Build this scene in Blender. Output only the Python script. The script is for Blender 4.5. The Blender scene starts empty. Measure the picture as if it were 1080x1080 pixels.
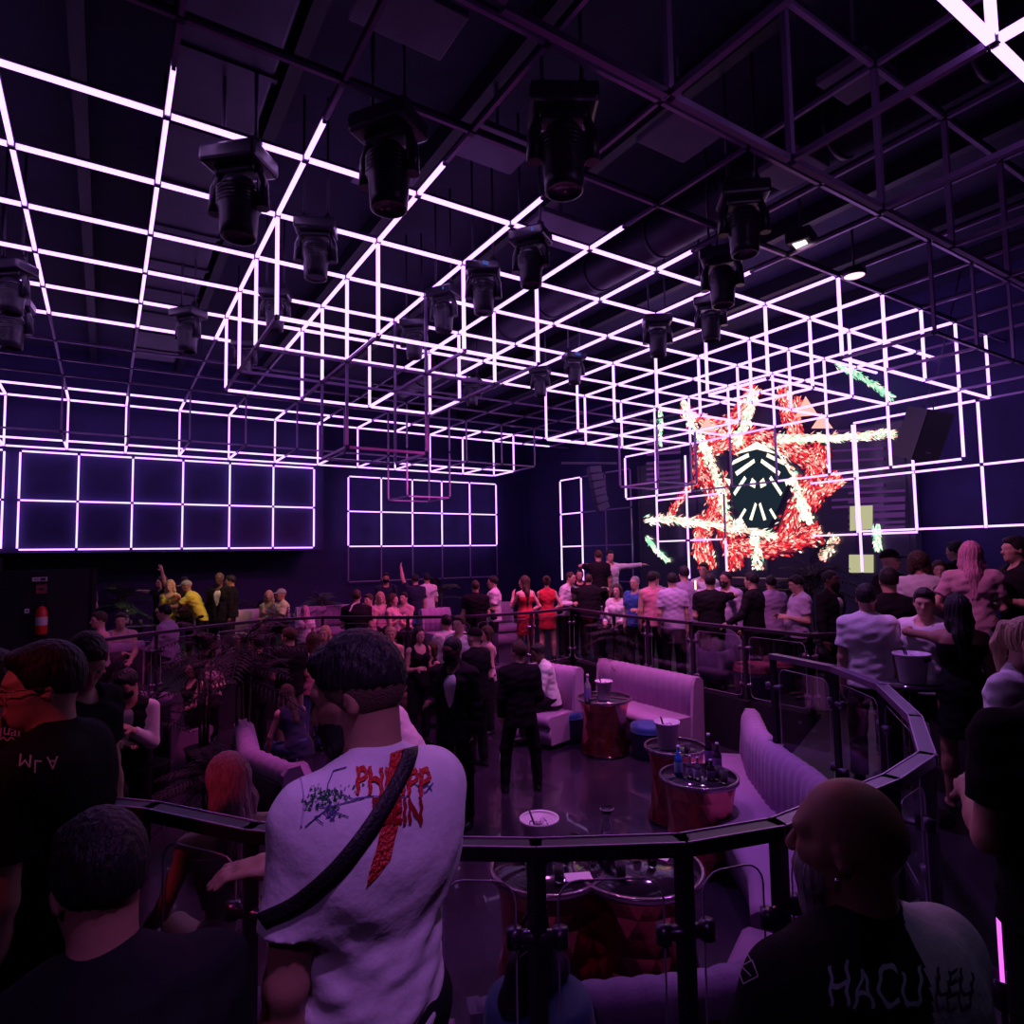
import bpy, bmesh, math, random
import numpy as np
from mathutils import Vector, Matrix
from mathutils.bvhtree import BVHTree
random.seed(7)
SC = bpy.context.scene
COL = SC.collection
PI = math.pi
H0 = 5.265          # height of the ceiling light grid
LOW = -0.70         # dance floor level; raised platform is z = 0
CAM = Vector((0.6874, -5.095, 2.0))
F_, PT, YW, RL = 669.7, 0.0674, 0.5702, 0.0165

def ray(x, y):
    a = (x-540)/F_; b = (540-y)/F_
    c, s = math.cos(-RL), math.sin(-RL)
    a, b = c*a-s*b, s*a+c*b
    d = math.cos(PT)-b*math.sin(PT); u = math.sin(PT)+b*math.cos(PT)
    return Vector((a*math.cos(YW)+d*math.sin(YW), -a*math.sin(YW)+d*math.cos(YW), u))
def at_z(x, y, z):
    r = ray(x, y); t = (z-CAM.z)/r.z
    return CAM + r*t
def at_x(x, y, X):
    r = ray(x, y); t = (X-CAM.x)/r.x
    return CAM + r*t
def at_d(x, d, z, y=586):
    r = ray(x, y); h = Vector((r.x, r.y)); h = h/ (h.x*math.sin(YW)+h.y*math.cos(YW))
    return Vector((CAM.x+h.x*d, CAM.y+h.y*d, z))

# ---------------------------------------------------------------- materials
MATS = {}
def mat(name, col, rough=.6, metal=0., bump=0., bscale=30., var=0., vscale=4., spec=.5, emit=None, es=0., alpha=1., trans=0., sheen=0., stretch=None, coat=0.):
    if name in MATS: return MATS[name]
    m = bpy.data.materials.new(name); m.use_nodes = True; nt = m.node_tree
    b = nt.nodes['Principled BSDF']
    b.inputs['Base Color'].default_value = (*col, 1); b.inputs['Roughness'].default_value = rough
    b.inputs['Metallic'].default_value = metal; b.inputs['Specular IOR Level'].default_value = spec
    b.inputs['Transmission Weight'].default_value = trans; b.inputs['Alpha'].default_value = alpha
    b.inputs['Sheen Weight'].default_value = sheen; b.inputs['Coat Weight'].default_value = coat
    if emit: b.inputs['Emission Color'].default_value = (*emit, 1); b.inputs['Emission Strength'].default_value = es
    tc = nt.nodes.new('ShaderNodeTexCoord'); mp = nt.nodes.new('ShaderNodeMapping')
    nt.links.new(tc.outputs['Object'], mp.inputs['Vector'])
    if stretch: mp.inputs['Scale'].default_value = stretch
    if var:
        n = nt.nodes.new('ShaderNodeTexNoise'); n.inputs['Scale'].default_value = vscale; n.inputs['Detail'].default_value = 4
        r = nt.nodes.new('ShaderNodeValToRGB')
        r.color_ramp.elements[0].position = .3; r.color_ramp.elements[1].position = .7
        r.color_ramp.elements[0].color = (*[c*(1-var) for c in col], 1)
        r.color_ramp.elements[1].color = (*[min(1, c*(1+var*.6)) for c in col], 1)
        nt.links.new(mp.outputs[0], n.inputs['Vector']); nt.links.new(n.outputs['Fac'], r.inputs['Fac']); nt.links.new(r.outputs[0], b.inputs['Base Color'])
    if bump:
        n2 = nt.nodes.new('ShaderNodeTexNoise'); n2.inputs['Scale'].default_value = bscale; n2.inputs['Detail'].default_value = 3
        bp = nt.nodes.new('ShaderNodeBump'); bp.inputs['Strength'].default_value = bump; bp.inputs['Distance'].default_value = .02
        nt.links.new(mp.outputs[0], n2.inputs['Vector']); nt.links.new(n2.outputs['Fac'], bp.inputs['Height']); nt.links.new(bp.outputs[0], b.inputs['Normal'])
    MATS[name] = m; return m
def cloth(name, col, bump=.25): return mat('cloth_'+name, col, rough=.85, bump=bump, bscale=22, var=.12, vscale=9, spec=.2 if sum(col) > .1 else .1, sheen=.15 if sum(col) > .1 else 0.)
def emis(name, col, s):
    if name in MATS: return MATS[name]
    m = bpy.data.materials.new(name); m.use_nodes = True; nt = m.node_tree; nt.nodes.clear()
    e = nt.nodes.new('ShaderNodeEmission'); o = nt.nodes.new('ShaderNodeOutputMaterial')
    e.inputs[0].default_value = (*col, 1); e.inputs[1].default_value = s
    nt.links.new(e.outputs[0], o.inputs[0]); MATS[name] = m; return m

# ---------------------------------------------------------------- objects
def tag(o, label=None, cat=None, group=None, kind=None):
    if label: o['label'] = label
    if cat: o['category'] = cat
    if group: o['group'] = group
    if kind: o['kind'] = kind
    return o
def empty(name, loc=(0,0,0), rz=0., label=None, cat=None, group=None):
    o = bpy.data.objects.new(name, None); COL.objects.link(o); o.empty_display_size = .1
    o.location = loc; o.rotation_euler = (0, 0, rz)
    return tag(o, label, cat, group)
def link(name, me, m=None, parent=None, smooth=False):
    o = bpy.data.objects.new(name, me); COL.objects.link(o)
    if m is not None:
        for k in (m if isinstance(m, (list, tuple)) else [m]): me.materials.append(k)
    if smooth: me.shade_smooth()
    if parent is not None: o.parent = parent
    return o
def bobj(name, bm, m, parent=None, smooth=False):
    me = bpy.data.meshes.new(name); bm.to_mesh(me); bm.free(); return link(name, me, m, parent, smooth)
def box(bm, c, s, R=None, mi=0, bev=0.):
    M = Matrix.Translation(Vector(c)) @ (R.to_4x4() if R is not None else Matrix.Identity(4)) @ Matrix.Diagonal((*s, 1))
    r = bmesh.ops.create_cube(bm, size=1, matrix=M)
    fs = set(f for v in r['verts'] for f in v.link_faces)
    if bev:
        es = list(set(e for v in r['verts'] for e in v.link_edges))
        q = bmesh.ops.bevel(bm, geom=es, offset=bev, segments=2, affect='EDGES', profile=.5)
        fs = set(q['faces']) | set(f for f in fs if f.is_valid)
    for f in fs: f.material_index = mi
def bar(bm, a, b, w, h=None, mi=0, off=0.):
    a = Vector(a); b = Vector(b); h = h or w; d = b-a; L = d.length
    if L < 1e-6: return
    q = d.normalized(); up = Vector((0,0,1)) if abs(q.z) < .99 else Vector((0,1,0))
    s = q.cross(up).normalized(); u = s.cross(q)
    R = Matrix((s, q, u)).transposed()
    box(bm, (a+b)/2+u*off, (w, L, h), R, mi)
def tube(bm, pts, r, n=8, cap=True, mi=0, closed=False):
    pts = [Vector(p) for p in pts]; N = len(pts); rings = []
    rr = r if isinstance(r, (list, tuple)) else [r]*N
    pu = None
    for i, p in enumerate(pts):
        if closed: d = pts[(i+1) % N]-pts[i-1]
        else: d = pts[min(i+1, N-1)]-pts[max(i-1, 0)]
        d.normalize()
        if pu is None:
            up = Vector((0,0,1)) if abs(d.z) < .9 else Vector((1,0,0)); s = d.cross(up).normalized(); u = s.cross(d)
        else:
            s = d.cross(pu).normalized(); u = s.cross(d).normalized()
        pu = u
        rings.append([bm.verts.new(p + (s*math.cos(2*PI*k/n)+u*math.sin(2*PI*k/n))*rr[i]) for k in range(n)])
    M = N if closed else N-1
    for i in range(M):
        A = rings[i]; B = rings[(i+1) % N]
        for k in range(n):
            f = bm.faces.new((A[k], A[(k+1) % n], B[(k+1) % n], B[k])); f.material_index = mi; f.smooth = True
    if cap and not closed:
        bm.faces.new(rings[0][::-1]).material_index = mi; bm.faces.new(rings[-1]).material_index = mi
def lathe(bm, prof, c=(0,0,0), n=24, mi=0, fr=None):
    c = Vector(c); rings = []
    for j, (r, z) in enumerate(prof):
        if r < 1e-5: rings.append([bm.verts.new(c+Vector((0,0,z)))])
        else: rings.append([bm.verts.new(c+Vector(((r if fr is None else r*fr(2*PI*k/n, z))*math.cos(2*PI*k/n), (r if fr is None else r*fr(2*PI*k/n, z))*math.sin(2*PI*k/n), z))) for k in range(n)])
    for A, B in zip(rings, rings[1:]):
        for k in range(n):
            a, b = A[k % len(A)], A[(k+1) % len(A)]; c2, d = B[(k+1) % len(B)], B[k % len(B)]
            vs = []
            for v in (a, b, c2, d):
                if v not in vs: vs.append(v)
            if len(vs) > 2:
                f = bm.faces.new(vs); f.material_index = mi; f.smooth = True
def copy_tree(o, parent=None):
    c = o.copy(); COL.objects.link(c)
    if parent is not None: c.parent = parent
    for ch in list(o.children): copy_tree(ch, c)
    return c
def poly_prism(bm, pts, z0, z1, mi=0):
    lo = [bm.verts.new((p[0], p[1], z0)) for p in pts]; hi = [bm.verts.new((p[0], p[1], z1)) for p in pts]
    n = len(pts)
    bm.faces.new(lo[::-1]); bm.faces.new(hi)
    for i in range(n): bm.faces.new((lo[i], lo[(i+1) % n], hi[(i+1) % n], hi[i]))
    bmesh.ops.recalc_face_normals(bm, faces=bm.faces[:])

# ---------------------------------------------------------------- smooth solids: rounded shapes blended into ONE surface
def rotm(rx=0, ry=0, rz=0):
    return np.array((Matrix.Rotation(rz, 3, 'Z') @ Matrix.Rotation(ry, 3, 'Y') @ Matrix.Rotation(rx, 3, 'X')))
V = lambda *a: np.array(a, dtype=np.float64)
I3 = np.eye(3)
class Solid:
    def __init__(s): s.ops = []
    def cap(s, a, b, ra, rb=None, k=.02, R=None, sc=(1,1,1), cuts=()):
        s.ops.append(('c', V(*a), V(*b), ra, rb if rb is not None else ra, k, I3 if R is None else R, V(*sc), cuts)); return s
    def ell(s, c, r, k=.02, R=None, cuts=()):
        s.ops.append(('e', V(*c), V(*r), 0, 0, k, I3 if R is None else R, None, cuts)); return s
    def sub_ell(s, c, r, k=.01, R=None): s.ops.append(('-e', V(*c), V(*r), 0, 0, k, I3 if R is None else R, None, ())); return s
    def sub_cap(s, a, b, ra, rb=None, k=.005): s.ops.append(('-c', V(*a), V(*b), ra, rb if rb is not None else ra, k, I3, V(1,1,1), ())); return s
    def cut(s, c, n, lo=None, hi=None): s.ops.append(('p', V(*c), V(*n), 0, 0, .004, I3, (lo, hi), ())); return s
    def noise(s, amp, f): s.ops.append(('n', amp, f)); return s
    def mesh(s, h, name='solid'):
        lo = V(9,9,9); hi = -lo
        for o in s.ops:
            if o[0] == 'c':
                m = max(o[3], o[4])/min(o[7].min(), 1); a, b = o[1], o[2]
                lo = np.minimum(lo, np.minimum(a, b)-m); hi = np.maximum(hi, np.maximum(a, b)+m)
            elif o[0] == 'e':
                m = o[2].max(); lo = np.minimum(lo, o[1]-m); hi = np.maximum(hi, o[1]+m)
        lo = lo-3*h; hi = hi+3*h
        n = np.ceil((hi-lo)/h).astype(int)+1
        ax = [(lo[i]+h*np.arange(n[i])).astype(np.float32) for i in range(3)]
        F = np.full(tuple(n), .08, np.float32)
        for o in s.ops:
            t = o[0]
            if t == 'n':
                X, Y, Z = np.meshgrid(*ax, indexing='ij', sparse=True); F += o[1]*o[2](X, Y, Z).astype(np.float32); continue
            if t == 'p':
                c, nn = o[1], o[2]/np.linalg.norm(o[2]); l2, h2 = o[7]; sl = []
                for i in range(3):
                    i0 = 0 if l2 is None else int(np.clip(math.floor((l2[i]-lo[i])/h), 0, n[i])); i1 = n[i] if h2 is None else int(np.clip(math.ceil((h2[i]-lo[i])/h), 0, n[i])); sl.append(slice(i0, i1))
                X, Y, Z = np.meshgrid(*[ax[i][sl[i]] for i in range(3)], indexing='ij', sparse=True)
                if F[tuple(sl)].size: F[tuple(sl)] = np.maximum(F[tuple(sl)], (X-c[0])*nn[0]+(Y-c[1])*nn[1]+(Z-c[2])*nn[2])
                continue
            k = o[5]; mg = .05+k
            if t in ('c', '-c'):
                m = max(o[3], o[4])/min(o[7].min(), 1)+mg; l = np.minimum(o[1], o[2])-m; u = np.maximum(o[1], o[2])+m
            else: m = o[2].max()+mg; l = o[1]-m; u = o[1]+m
            i0 = np.clip(np.floor((l-lo)/h).astype(int), 0, n); i1 = np.clip(np.ceil((u-lo)/h).astype(int)+1, 0, n)
            if (i1 <= i0).any(): continue
            sl = tuple(slice(i0[i], i1[i]) for i in range(3))
            X, Y, Z = np.meshgrid(*[ax[i][sl[i]] for i in range(3)], indexing='ij', sparse=True)
            R = o[6]; px, py, pz = X-o[1][0], Y-o[1][1], Z-o[1][2]
            if R is I3: q = (px, py, pz)
            else: q = tuple(R[0, i]*px+R[1, i]*py+R[2, i]*pz for i in range(3))
            if t in ('c', '-c'):
                sc = o[7]; q = tuple(q[i]*sc[i] for i in range(3)); bb = (R.T@(o[2]-o[1]))*sc; L2 = float(bb@bb)+1e-12
                tt = np.clip((q[0]*bb[0]+q[1]*bb[1]+q[2]*bb[2])/L2, 0, 1)
                d = np.sqrt((q[0]-tt*bb[0])**2+(q[1]-tt*bb[1])**2+(q[2]-tt*bb[2])**2)-(o[3]+(o[4]-o[3])*tt)
            else:
                r = o[2]; k0 = np.sqrt((q[0]/r[0])**2+(q[1]/r[1])**2+(q[2]/r[2])**2); k1 = np.sqrt((q[0]/r[0]**2)**2+(q[1]/r[1]**2)**2+(q[2]/r[2]**2)**2)+1e-9
                d = k0*(k0-1)/k1
            for (c, nn) in o[8]:
                c = V(*c); nn = V(*nn); nn = nn/np.linalg.norm(nn); d = np.maximum(d, (X-c[0])*nn[0]+(Y-c[1])*nn[1]+(Z-c[2])*nn[2])
            f = F[sl]
            if t[0] == '-': g = -d; hh = np.maximum(k-np.abs(f-g), 0)/k; F[sl] = np.maximum(f, g)+hh*hh*k*.25
            else: hh = np.maximum(k-np.abs(f-d), 0)/k; F[sl] = np.minimum(f, d)-hh*hh*k*.25
        return nets(F, lo, h, name)
def nets(F, lo, h, name):
    S = F < 0
    mx = np.zeros(tuple(np.array(F.shape)-1), bool); c8 = [(i, j, k) for i in (0,1) for j in (0,1) for k in (0,1)]
    sh = F.shape
    sub = lambda A, c: A[c[0]:sh[0]-1+c[0], c[1]:sh[1]-1+c[1], c[2]:sh[2]-1+c[2]]
    cnt = sum(sub(S, c).astype(np.int8) for c in c8); mx = (cnt > 0) & (cnt < 8)
    idx = np.argwhere(mx); vid = np.full(mx.shape, -1, np.int64); vid[mx] = np.arange(len(idx))
    acc = np.zeros((len(idx), 3)); w = np.zeros(len(idx))
    for a in c8:
        for ax in range(3):
            if a[ax]: continue
            b = list(a); b[ax] = 1
            fa = F[idx[:,0]+a[0], idx[:,1]+a[1], idx[:,2]+a[2]]; fb = F[idx[:,0]+b[0], idx[:,1]+b[1], idx[:,2]+b[2]]
            m = (fa < 0) != (fb < 0); t = np.where(m, fa/np.where(m, fa-fb, 1), 0)
            p = np.tile(np.array(a, float), (len(idx), 1)); p[:, ax] += t
            acc[m] += p[m]; w[m] += 1
    vs = (idx+acc/np.maximum(w, 1)[:, None])*h+lo
    quads = []
    for ax in range(3):
        u, v = [(1,2),(2,0),(0,1)][ax]
        s0 = [slice(1, -1)]*3; s0[ax] = slice(0, -1); s1 = list(s0); s1[ax] = slice(1, None)
        A = S[tuple(s0)]; B = S[tuple(s1)]
        for fl, m in ((0, A & ~B), (1, ~A & B)):
            e = np.argwhere(m)
            if not len(e): continue
            off = np.ones(3, int); off[ax] = 0; e = e+off
            du = np.zeros(3, int); du[u] = 1; dv = np.zeros(3, int); dv[v] = 1
            g = lambda q: vid[q[:,0], q[:,1], q[:,2]]
            Q = np.stack([g(e-du-dv), g(e-dv), g(e), g(e-du)], 1)
            quads.append(Q[:, ::-1] if fl else Q)
    Q = np.concatenate(quads); Q = Q[(Q >= 0).all(1)]
    me = bpy.data.meshes.new(name)
    me.vertices.add(len(vs)); me.vertices.foreach_set('co', vs.astype(np.float32).ravel())
    me.loops.add(len(Q)*4); me.loops.foreach_set('vertex_index', Q.astype(np.int32).ravel())
    me.polygons.add(len(Q)); me.polygons.foreach_set('loop_start', np.arange(0, len(Q)*4, 4, dtype=np.int32))
    me.update(calc_edges=True); me.validate(); me.shade_smooth()
    return me
ARM = dict(
 down=((.14,.03,-1),(.03,-.18,-1)), hold=((.16,.05,-1),(-.25,-.95,.2)), phone=((.12,-.25,-1),(-.4,-.7,.6)),
 up=((.35,-.35,.9),(.05,-.3,1)), side=((1,-.1,.05),(1,-.25,.1)), cross=((.12,-.2,-1),(-.9,-.45,.08)), hip=((.55,.2,-1),(-.75,-.3,-.4)),
 reach=((.12,-.9,-.35),(-.05,-1,.1)), lap=((.12,-.4,-.9),(-.25,-.9,-.3)), drink=((.25,-.45,-.8),(-.35,-.35,.9)), out=((.7,-.5,-.3),(.5,-.8,.1)), rail=((.3,-.3,-.9),(.1,-.8,-.5)), hug=((.6,-.8,.05),(-.5,-.85,.1)), back=((.5,.35,-.9),(-.1,.3,-1)), knee=((.25,-.5,-.85),(-.1,-.55,-.85)))
LEG = dict(stand=((.06,-.02,-1),(.02,.06,-1)), sit=((.14,-1,-.08),(.03,-.05,-1)), wide=((.2,-.05,-1),(.05,.06,-1)), step=((.05,-.25,-1),(.02,.1,-1)), kneel=((.1,-.9,-.4),(.03,.5,-.9)))
SKIN = dict(light=(.60,.36,.27), tan=(.42,.22,.15), dark=(.13,.07,.052), pink=(.68,.40,.33))
HAIRC = dict(black=(.012,.010,.012), brown=(.06,.035,.02), blonde=(.62,.42,.25), grey=(.35,.32,.33), red=(.3,.06,.06), pink=(.7,.3,.45))
CLOTH = dict(white=(.80,.78,.80), black=(.014,.013,.017), navy=(.02,.025,.06), grey=(.22,.22,.25), pink=(.75,.28,.38), red=(.55,.03,.05), mauve=(.42,.30,.50), blue=(.05,.13,.45), jeans=(.06,.10,.24), khaki=(.25,.17,.14), yellow=(.75,.72,.08), beige=(.72,.62,.42), lilac=(.6,.5,.72), dusk=(.12,.09,.16), rose=(.62,.36,.46))
def nrm(v): v = V(*v); return v/np.linalg.norm(v)
def hand(S, w, f, n, side, curl=.35, r=.0085, fine=True):
    """w wrist, f finger direction, n palm normal, side sign of thumb direction"""
    f = nrm(f); n = np.array(n, float); n = n-f*(n@f); n = n/np.linalg.norm(n); t = np.cross(f, n)*side
    S.cap(w, w+f*.035, .026, .03, .012, R=None); R = np.stack([t, n, f], 1)
    S.ell(w+f*.05, (.040, .017, .048), .012, R=R)
    for i, (o, L) in enumerate(((.030,.070),(.010,.080),(-.010,.074),(-.030,.058))):
        a = w+f*.085+t*o; c1 = curl; d1 = f*math.cos(c1)+n*math.sin(c1)+t*o*1.5; b = a+d1*L*.5
        d2 = f*math.cos(c1*2.4)+n*math.sin(c1*2.4)+t*o*.8; c = b+d2*L*.5
        S.cap(a-f*.02, b, r+.001, r, .004); S.cap(b, c, r, r*.82, .003)
    a = w+f*.025+t*.030; b = a+(f*.55+t*.65+n*.25)*.042; c = b+(f*.85+t*.15+n*.35)*.034
    S.cap(a, b, .0135, .011, .010); S.cap(b, c, .011, .009, .004)
def head(S, c, R, beard=False, fem=False, near=False, fat=0.):
    g = lambda *p: c+R@V(*p)
    f = .92 if fem else 1
    S.ell(g(0,.012,.022), (.074*f,.094,.094), .02, R); S.ell(g(0,-.028,-.045), ((.058+fat)*f,.064,.070), .03, R)
    S.ell(g(0,-.055,-.092), (.030*f,.028,.024), .03, R); S.ell(g(0,-.064,.022), (.058*f,.028,.030), .02, R)
    S.cap(g(.034*f,-.066,-.022), g(.05*f,-.03,-.015), .018, .018, .02); S.cap(g(-.034*f,-.066,-.022), g(-.05*f,-.03,-.015), .018, .018, .02)
    for sx in (1,-1):
        S.sub_ell(g(sx*.029,-.098,.004), (.019,.014,.012), .012, R)
        S.cap(g(sx*.015,-.092,.021), g(sx*.044,-.082,.022), .006, .005, .010)
        S.ell(g(sx*.074*f,.012,-.012), (.008,.016,.028), .006, R@rotm(.15,0,sx*.25))
        if near: S.sub_ell(g(sx*.082*f,.004,-.010), (.006,.008,.016), .005, R)
    S.cap(g(0,-.088,.008), g(0,-.110,-.030), .008, .012, .010)
    S.ell(g(0,-.106,-.036), (.0165,.012,.010), .006, R)
    S.ell(g(0,-.090,-.062), (.024,.010,.006), .005, R); S.ell(g(0,-.088,-.072), (.020,.010,.007), .005, R)
    if near: S.sub_ell(g(0,-.101,-.0665), (.022,.006,.0016), .002, R)
PEOPLE = []
def person(pos, face, h=1.75, skin='light', hair=('short','black'), top=('tee','white'), bottom=('trousers','black'), armL='down', armR='down',
           legs='stand', lean=0., seat=None, hy=0., hp=0., fem=False, belly=0., label='', group=None, res=.012, twist=0., hem=None, beard=None, shoes='black', mask=False, near=False, extra=None, handcurl=.35, upper_only=False, wide=1., hood=False):
    pos = Vector(pos); v = Vector((pos.x-CAM.x, pos.y-CAM.y)); ang = math.atan2(v.y, v.x)+PI-math.radians(face)
    s = h/1.75
    root = empty('person', pos, ang+PI/2, label, 'person', group); root.scale = (s,s,s)
    T = rotm(math.radians(lean), 0, math.radians(twist))
    pz = .93 if legs in ('stand','wide','step') else ((seat if seat is not None else .46)/s+.11)
    P = V(0, 0, pz); g = lambda *p: P+T@V(*p)
    w = (.90 if fem else 1.)*wide
    nb = g(0,.012,.475); Rn = rotm(math.radians(lean*.55+hp*.35), 0, math.radians(twist+hy*.5)); hc = nb+Rn@V(0,-.024-.03*max(0,math.sin(math.radians(hp))),.180)
    RH = rotm(0, 0, math.radians(hy+twist*.6))@rotm(math.radians(hp+lean*.25), 0, 0)
    sk = mat('skin_'+skin, SKIN[skin], rough=.5, bump=.06, bscale=60, var=.1, vscale=6, spec=.4)
    th0, sh0 = LEG[legs] if isinstance(legs, str) else legs
    A = {}
    for sd, nm in ((1, armL), (-1, armR)):
        u, f = ARM[nm] if isinstance(nm, str) else nm
        u = nrm((u[0]*sd, u[1], u[2])); f = nrm((f[0]*sd, f[1], f[2])); T2 = rotm(math.radians(lean*.5), 0, math.radians(twist))
        a = g(sd*.170*w, .008, .425); e = a+T2@u*.285; k = e+T2@f*.245; A[sd] = (a, e, k, T2@u, T2@f)
    Lg = {}
    for sd in (1, -1):
        a = P+V(sd*.088,0,-.03); t = nrm((th0[0]*sd, th0[1], th0[2])); q = nrm((sh0[0]*sd, sh0[1], sh0[2]))
        if legs == 'step' and sd < 0: t = nrm((-.05,.2,-1)); q = nrm((-.02,.25,-1))
        b = a+t*.42; c = b+q*.405; Lg[sd] = (a, b, c)
    if legs not in ('stand','wide','step') : pass
    zf = min(Lg[1][2][2], Lg[-1][2][2])-.075
    def torso(S, o=0., k=.04, lo=0.):
        hpw = .165 if not fem else .172
        S.ell(P+V(0,.008,0), (hpw+o,.112+o,.115+o), k)
        S.cap(g(0,0,.06), g(0,0,.22), .128*w+o if not fem else .112+o, .135*w+o if not fem else .112+o, k, T, (1,1.28,1))
        S.ell(g(0,0,.32), ((.172*w if not fem else .150)+o,.112+o,.165+o), k, T)
        S.cap(g(-.13*w,.012,.428), g(.13*w,.012,.428), .062+o, .062+o, k)
        for sd in (1,-1): S.cap(g(sd*.10*w,.014,.445), g(sd*.02,.016,.51), .038+o, .034+o, .04)
        for sd in (1,-1):
            if fem: S.ell(g(sd*.068,-.095,.315), (.060+o,.058+o,.060+o), .03, T)
            else: S.ell(g(sd*.075,-.060,.345), (.080+o,.050+o,.070+o), .04, T)
            S.ell(g(sd*.085,.070,.36), (.075+o,.045+o,.10+o), .03, T)
        if belly: S.ell(g(0,-.04-belly*.4,.12), (.14+belly*.5+o,.12+belly*.5+o,.16+o), .05, T)
    # body
    S = Solid(); torso(S)
    S.cap(g(0,.015,.45), hc+RH@V(0,.02,-.06), .060 if not fem else .049, .056 if not fem else .046, .03)
    head(S, hc, RH, fem=fem, near=near, fat=belly*.06)
    for sd in (1,-1):
        a, e, k, u, f = A[sd]; q = .82 if fem else 1.
        S.ell(a, (.062*q,.058*q,.062*q), .03); S.cap(a, e, .050*q, .040*q, .03); S.cap(e, e+(k-e)*.45, .040*q, .040*q, .02); S.cap(e+(k-e)*.35, k, .040*q, .027*q, .02)
        nn = np.array([-sd*1.,0,0]) if abs(f[0]) < .8 else np.array([0,0,-1.])
        if f[1] < -.6: nn = np.array([-sd*.7,0,-.7])
        hand(S, k, f, nn, -1 if (np.cross(nrm(f), nn)@V(0,-1,.2)) < 0 else 1, curl=handcurl)
        a, b, c = Lg[sd]
        if not upper_only:
            S.cap(a, b, .086, .056, .04); S.cap(b, b+(c-b)*.4, .055, .054, .02); S.cap(b+(c-b)*.3, c, .054, .034, .03); S.ell(c+V(0,-.05,-.045), (.035,.10,.028), .02)
    link('body', S.mesh(res, 'body'), sk, root)
    # eyes
    if abs(((face+hy+180) % 360)-180) < 125:
        bm = bmesh.new()
        for sd in (1,-1):
            c = hc+RH@V(sd*.029,-.0775,.003); M = Matrix.Translation(Vector(c))
            bmesh.ops.create_uvsphere(bm, u_segments=10, v_segments=8, radius=.0115, matrix=M)
            r = bmesh.ops.create_uvsphere(bm, u_segments=8, v_segments=6, radius=.0068, matrix=Matrix.Translation(Vector(c+RH@V(0,-.0062,-.001))))
            for x in r['verts']:
                for fc in x.link_faces: fc.material_index = 1
        bobj('eye', bm, [mat('eye_white',(.42,.38,.38),rough=.3), mat('eye_iris',(.02,.012,.01),rough=.2)], root, True)
    # hair
    hk, hcol = hair; hm = mat('hair_'+hcol, HAIRC[hcol], rough=.55, bump=.7, bscale=26, var=.35, vscale=30, stretch=(3,3,.5), spec=.4)
    hg = lambda *p: hc+RH@V(*p)
    front = [(hg(0,-.068,.055), RH@V(0,-1,-.75))]
    if hk != 'bald':
        S = Solid()
        if hk in ('short','fade'):
            dz = .034 if hk == 'fade' else 0
            o = .010 if hk == 'short' else .013
            cc = [(hg(0,-.07,.062), RH@V(0,-1,-.55)), (hg(0,-.01,-.012+dz), RH@V(0,-.25,-1))]
            S.ell(hg(0,.014,.027), (.075+o*.6,.095+o*.6,.096+o), .01, RH, cc)
            S.ell(hg(0,-.050,.085), (.056,.040,.030), .02, RH, [(hg(0,-.090,.06), RH@V(0,-1,-.2))])
            S.noise(.0022, lambda X, Y, Z: np.sin(X*260+Z*90)*np.sin(Y*210-Z*160))
        elif hk == 'buzz':
            S.ell(hg(0,.014,.024), (.078,.098,.098), .01, RH, [(hg(0,-.07,.062), RH@V(0,-1,-.55)), (hg(0,-.01,-.02), RH@V(0,-.25,-1))])
        elif hk == 'cap':
            S.ell(hg(0,.012,.03), (.084,.106,.098), .01, RH, [(hg(0,0,.03), RH@V(0,-.12,-1))])
            S.ell(hg(0,-.105,.035), (.062,.075,.010), .01, RH)
            hm = cloth('cap_'+hcol, HAIRC[hcol])
        elif hk == 'curly':
            S.ell(hg(0,.03,.035), (.105,.115,.11), .01, RH, [(hg(0,-.06,.05), RH@V(0,-1,-.5))])
            for sd in (1,-1): S.ell(hg(sd*.075,.045,-.05), (.04,.055,.08), .03, RH)
            S.noise(.008, lambda X, Y, Z: np.sin(X*120+Z*30)*np.sin(Y*110)*np.sin(Z*115))
        else:
            cc = [(hg(0,-.072,.058), RH@V(0,-1,-.6))]
            S.ell(hg(0,.016,.026), (.086,.104,.104), .01, RH, cc)
            if hk == 'long':
                for sd in (1,-1):
                    S.cap(hg(sd*.066,.018,.02), hg(sd*.074,.03,-.10), .030, .034, .03); S.cap(hg(sd*.072,.03,-.10), nb+T@V(sd*.065,.055,-.16), .036, .022, .03)
                S.cap(hg(0,.07,.0), nb+T@V(0,.085,-.02), .062, .062, .04, RH, (1,1.5,1)); S.cap(nb+T@V(0,.085,-.02), nb+T@V(0,.10,-.22), .066, .040, .04, RH, (1,1.9,1))
            elif hk == 'bob':
                for sd in (1,-1): S.cap(hg(sd*.070,.01,.02), hg(sd*.078,.02,-.09), .032, .030, .03)
                S.cap(hg(0,.06,0), hg(0,.055,-.09), .066, .062, .03)
            elif hk == 'pony':
                S.ell(hg(0,.112,.035), (.026,.030,.026), .012, RH); q0 = hg(0,.125,.035); bk_ = RH@V(0,1,0); bk_[2] = 0; S.cap(q0, q0+bk_*.035+V(0,0,-.10), .024, .032, .02); S.cap(q0+bk_*.035+V(0,0,-.10), q0+bk_*.02+V(0,0,-.33), .032, .012, .02)
                cc2 = 0
            elif hk == 'bun': S.ell(hg(0,.10,.085), (.042,.042,.040), .01, RH)
            S.sub_cap(hg(0,-.16,-.04), hg(0,-.05,-.05), .062, .062, .02)
            S.noise(.0035, lambda X, Y, Z: np.sin(np.arctan2(Y-hc[1], X-hc[0])*22+np.sin(Z*14)*1.5))
        link('hair' if hk != 'cap' else 'cap', S.mesh(min(res, .009), 'hair'), hm, root)
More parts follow.
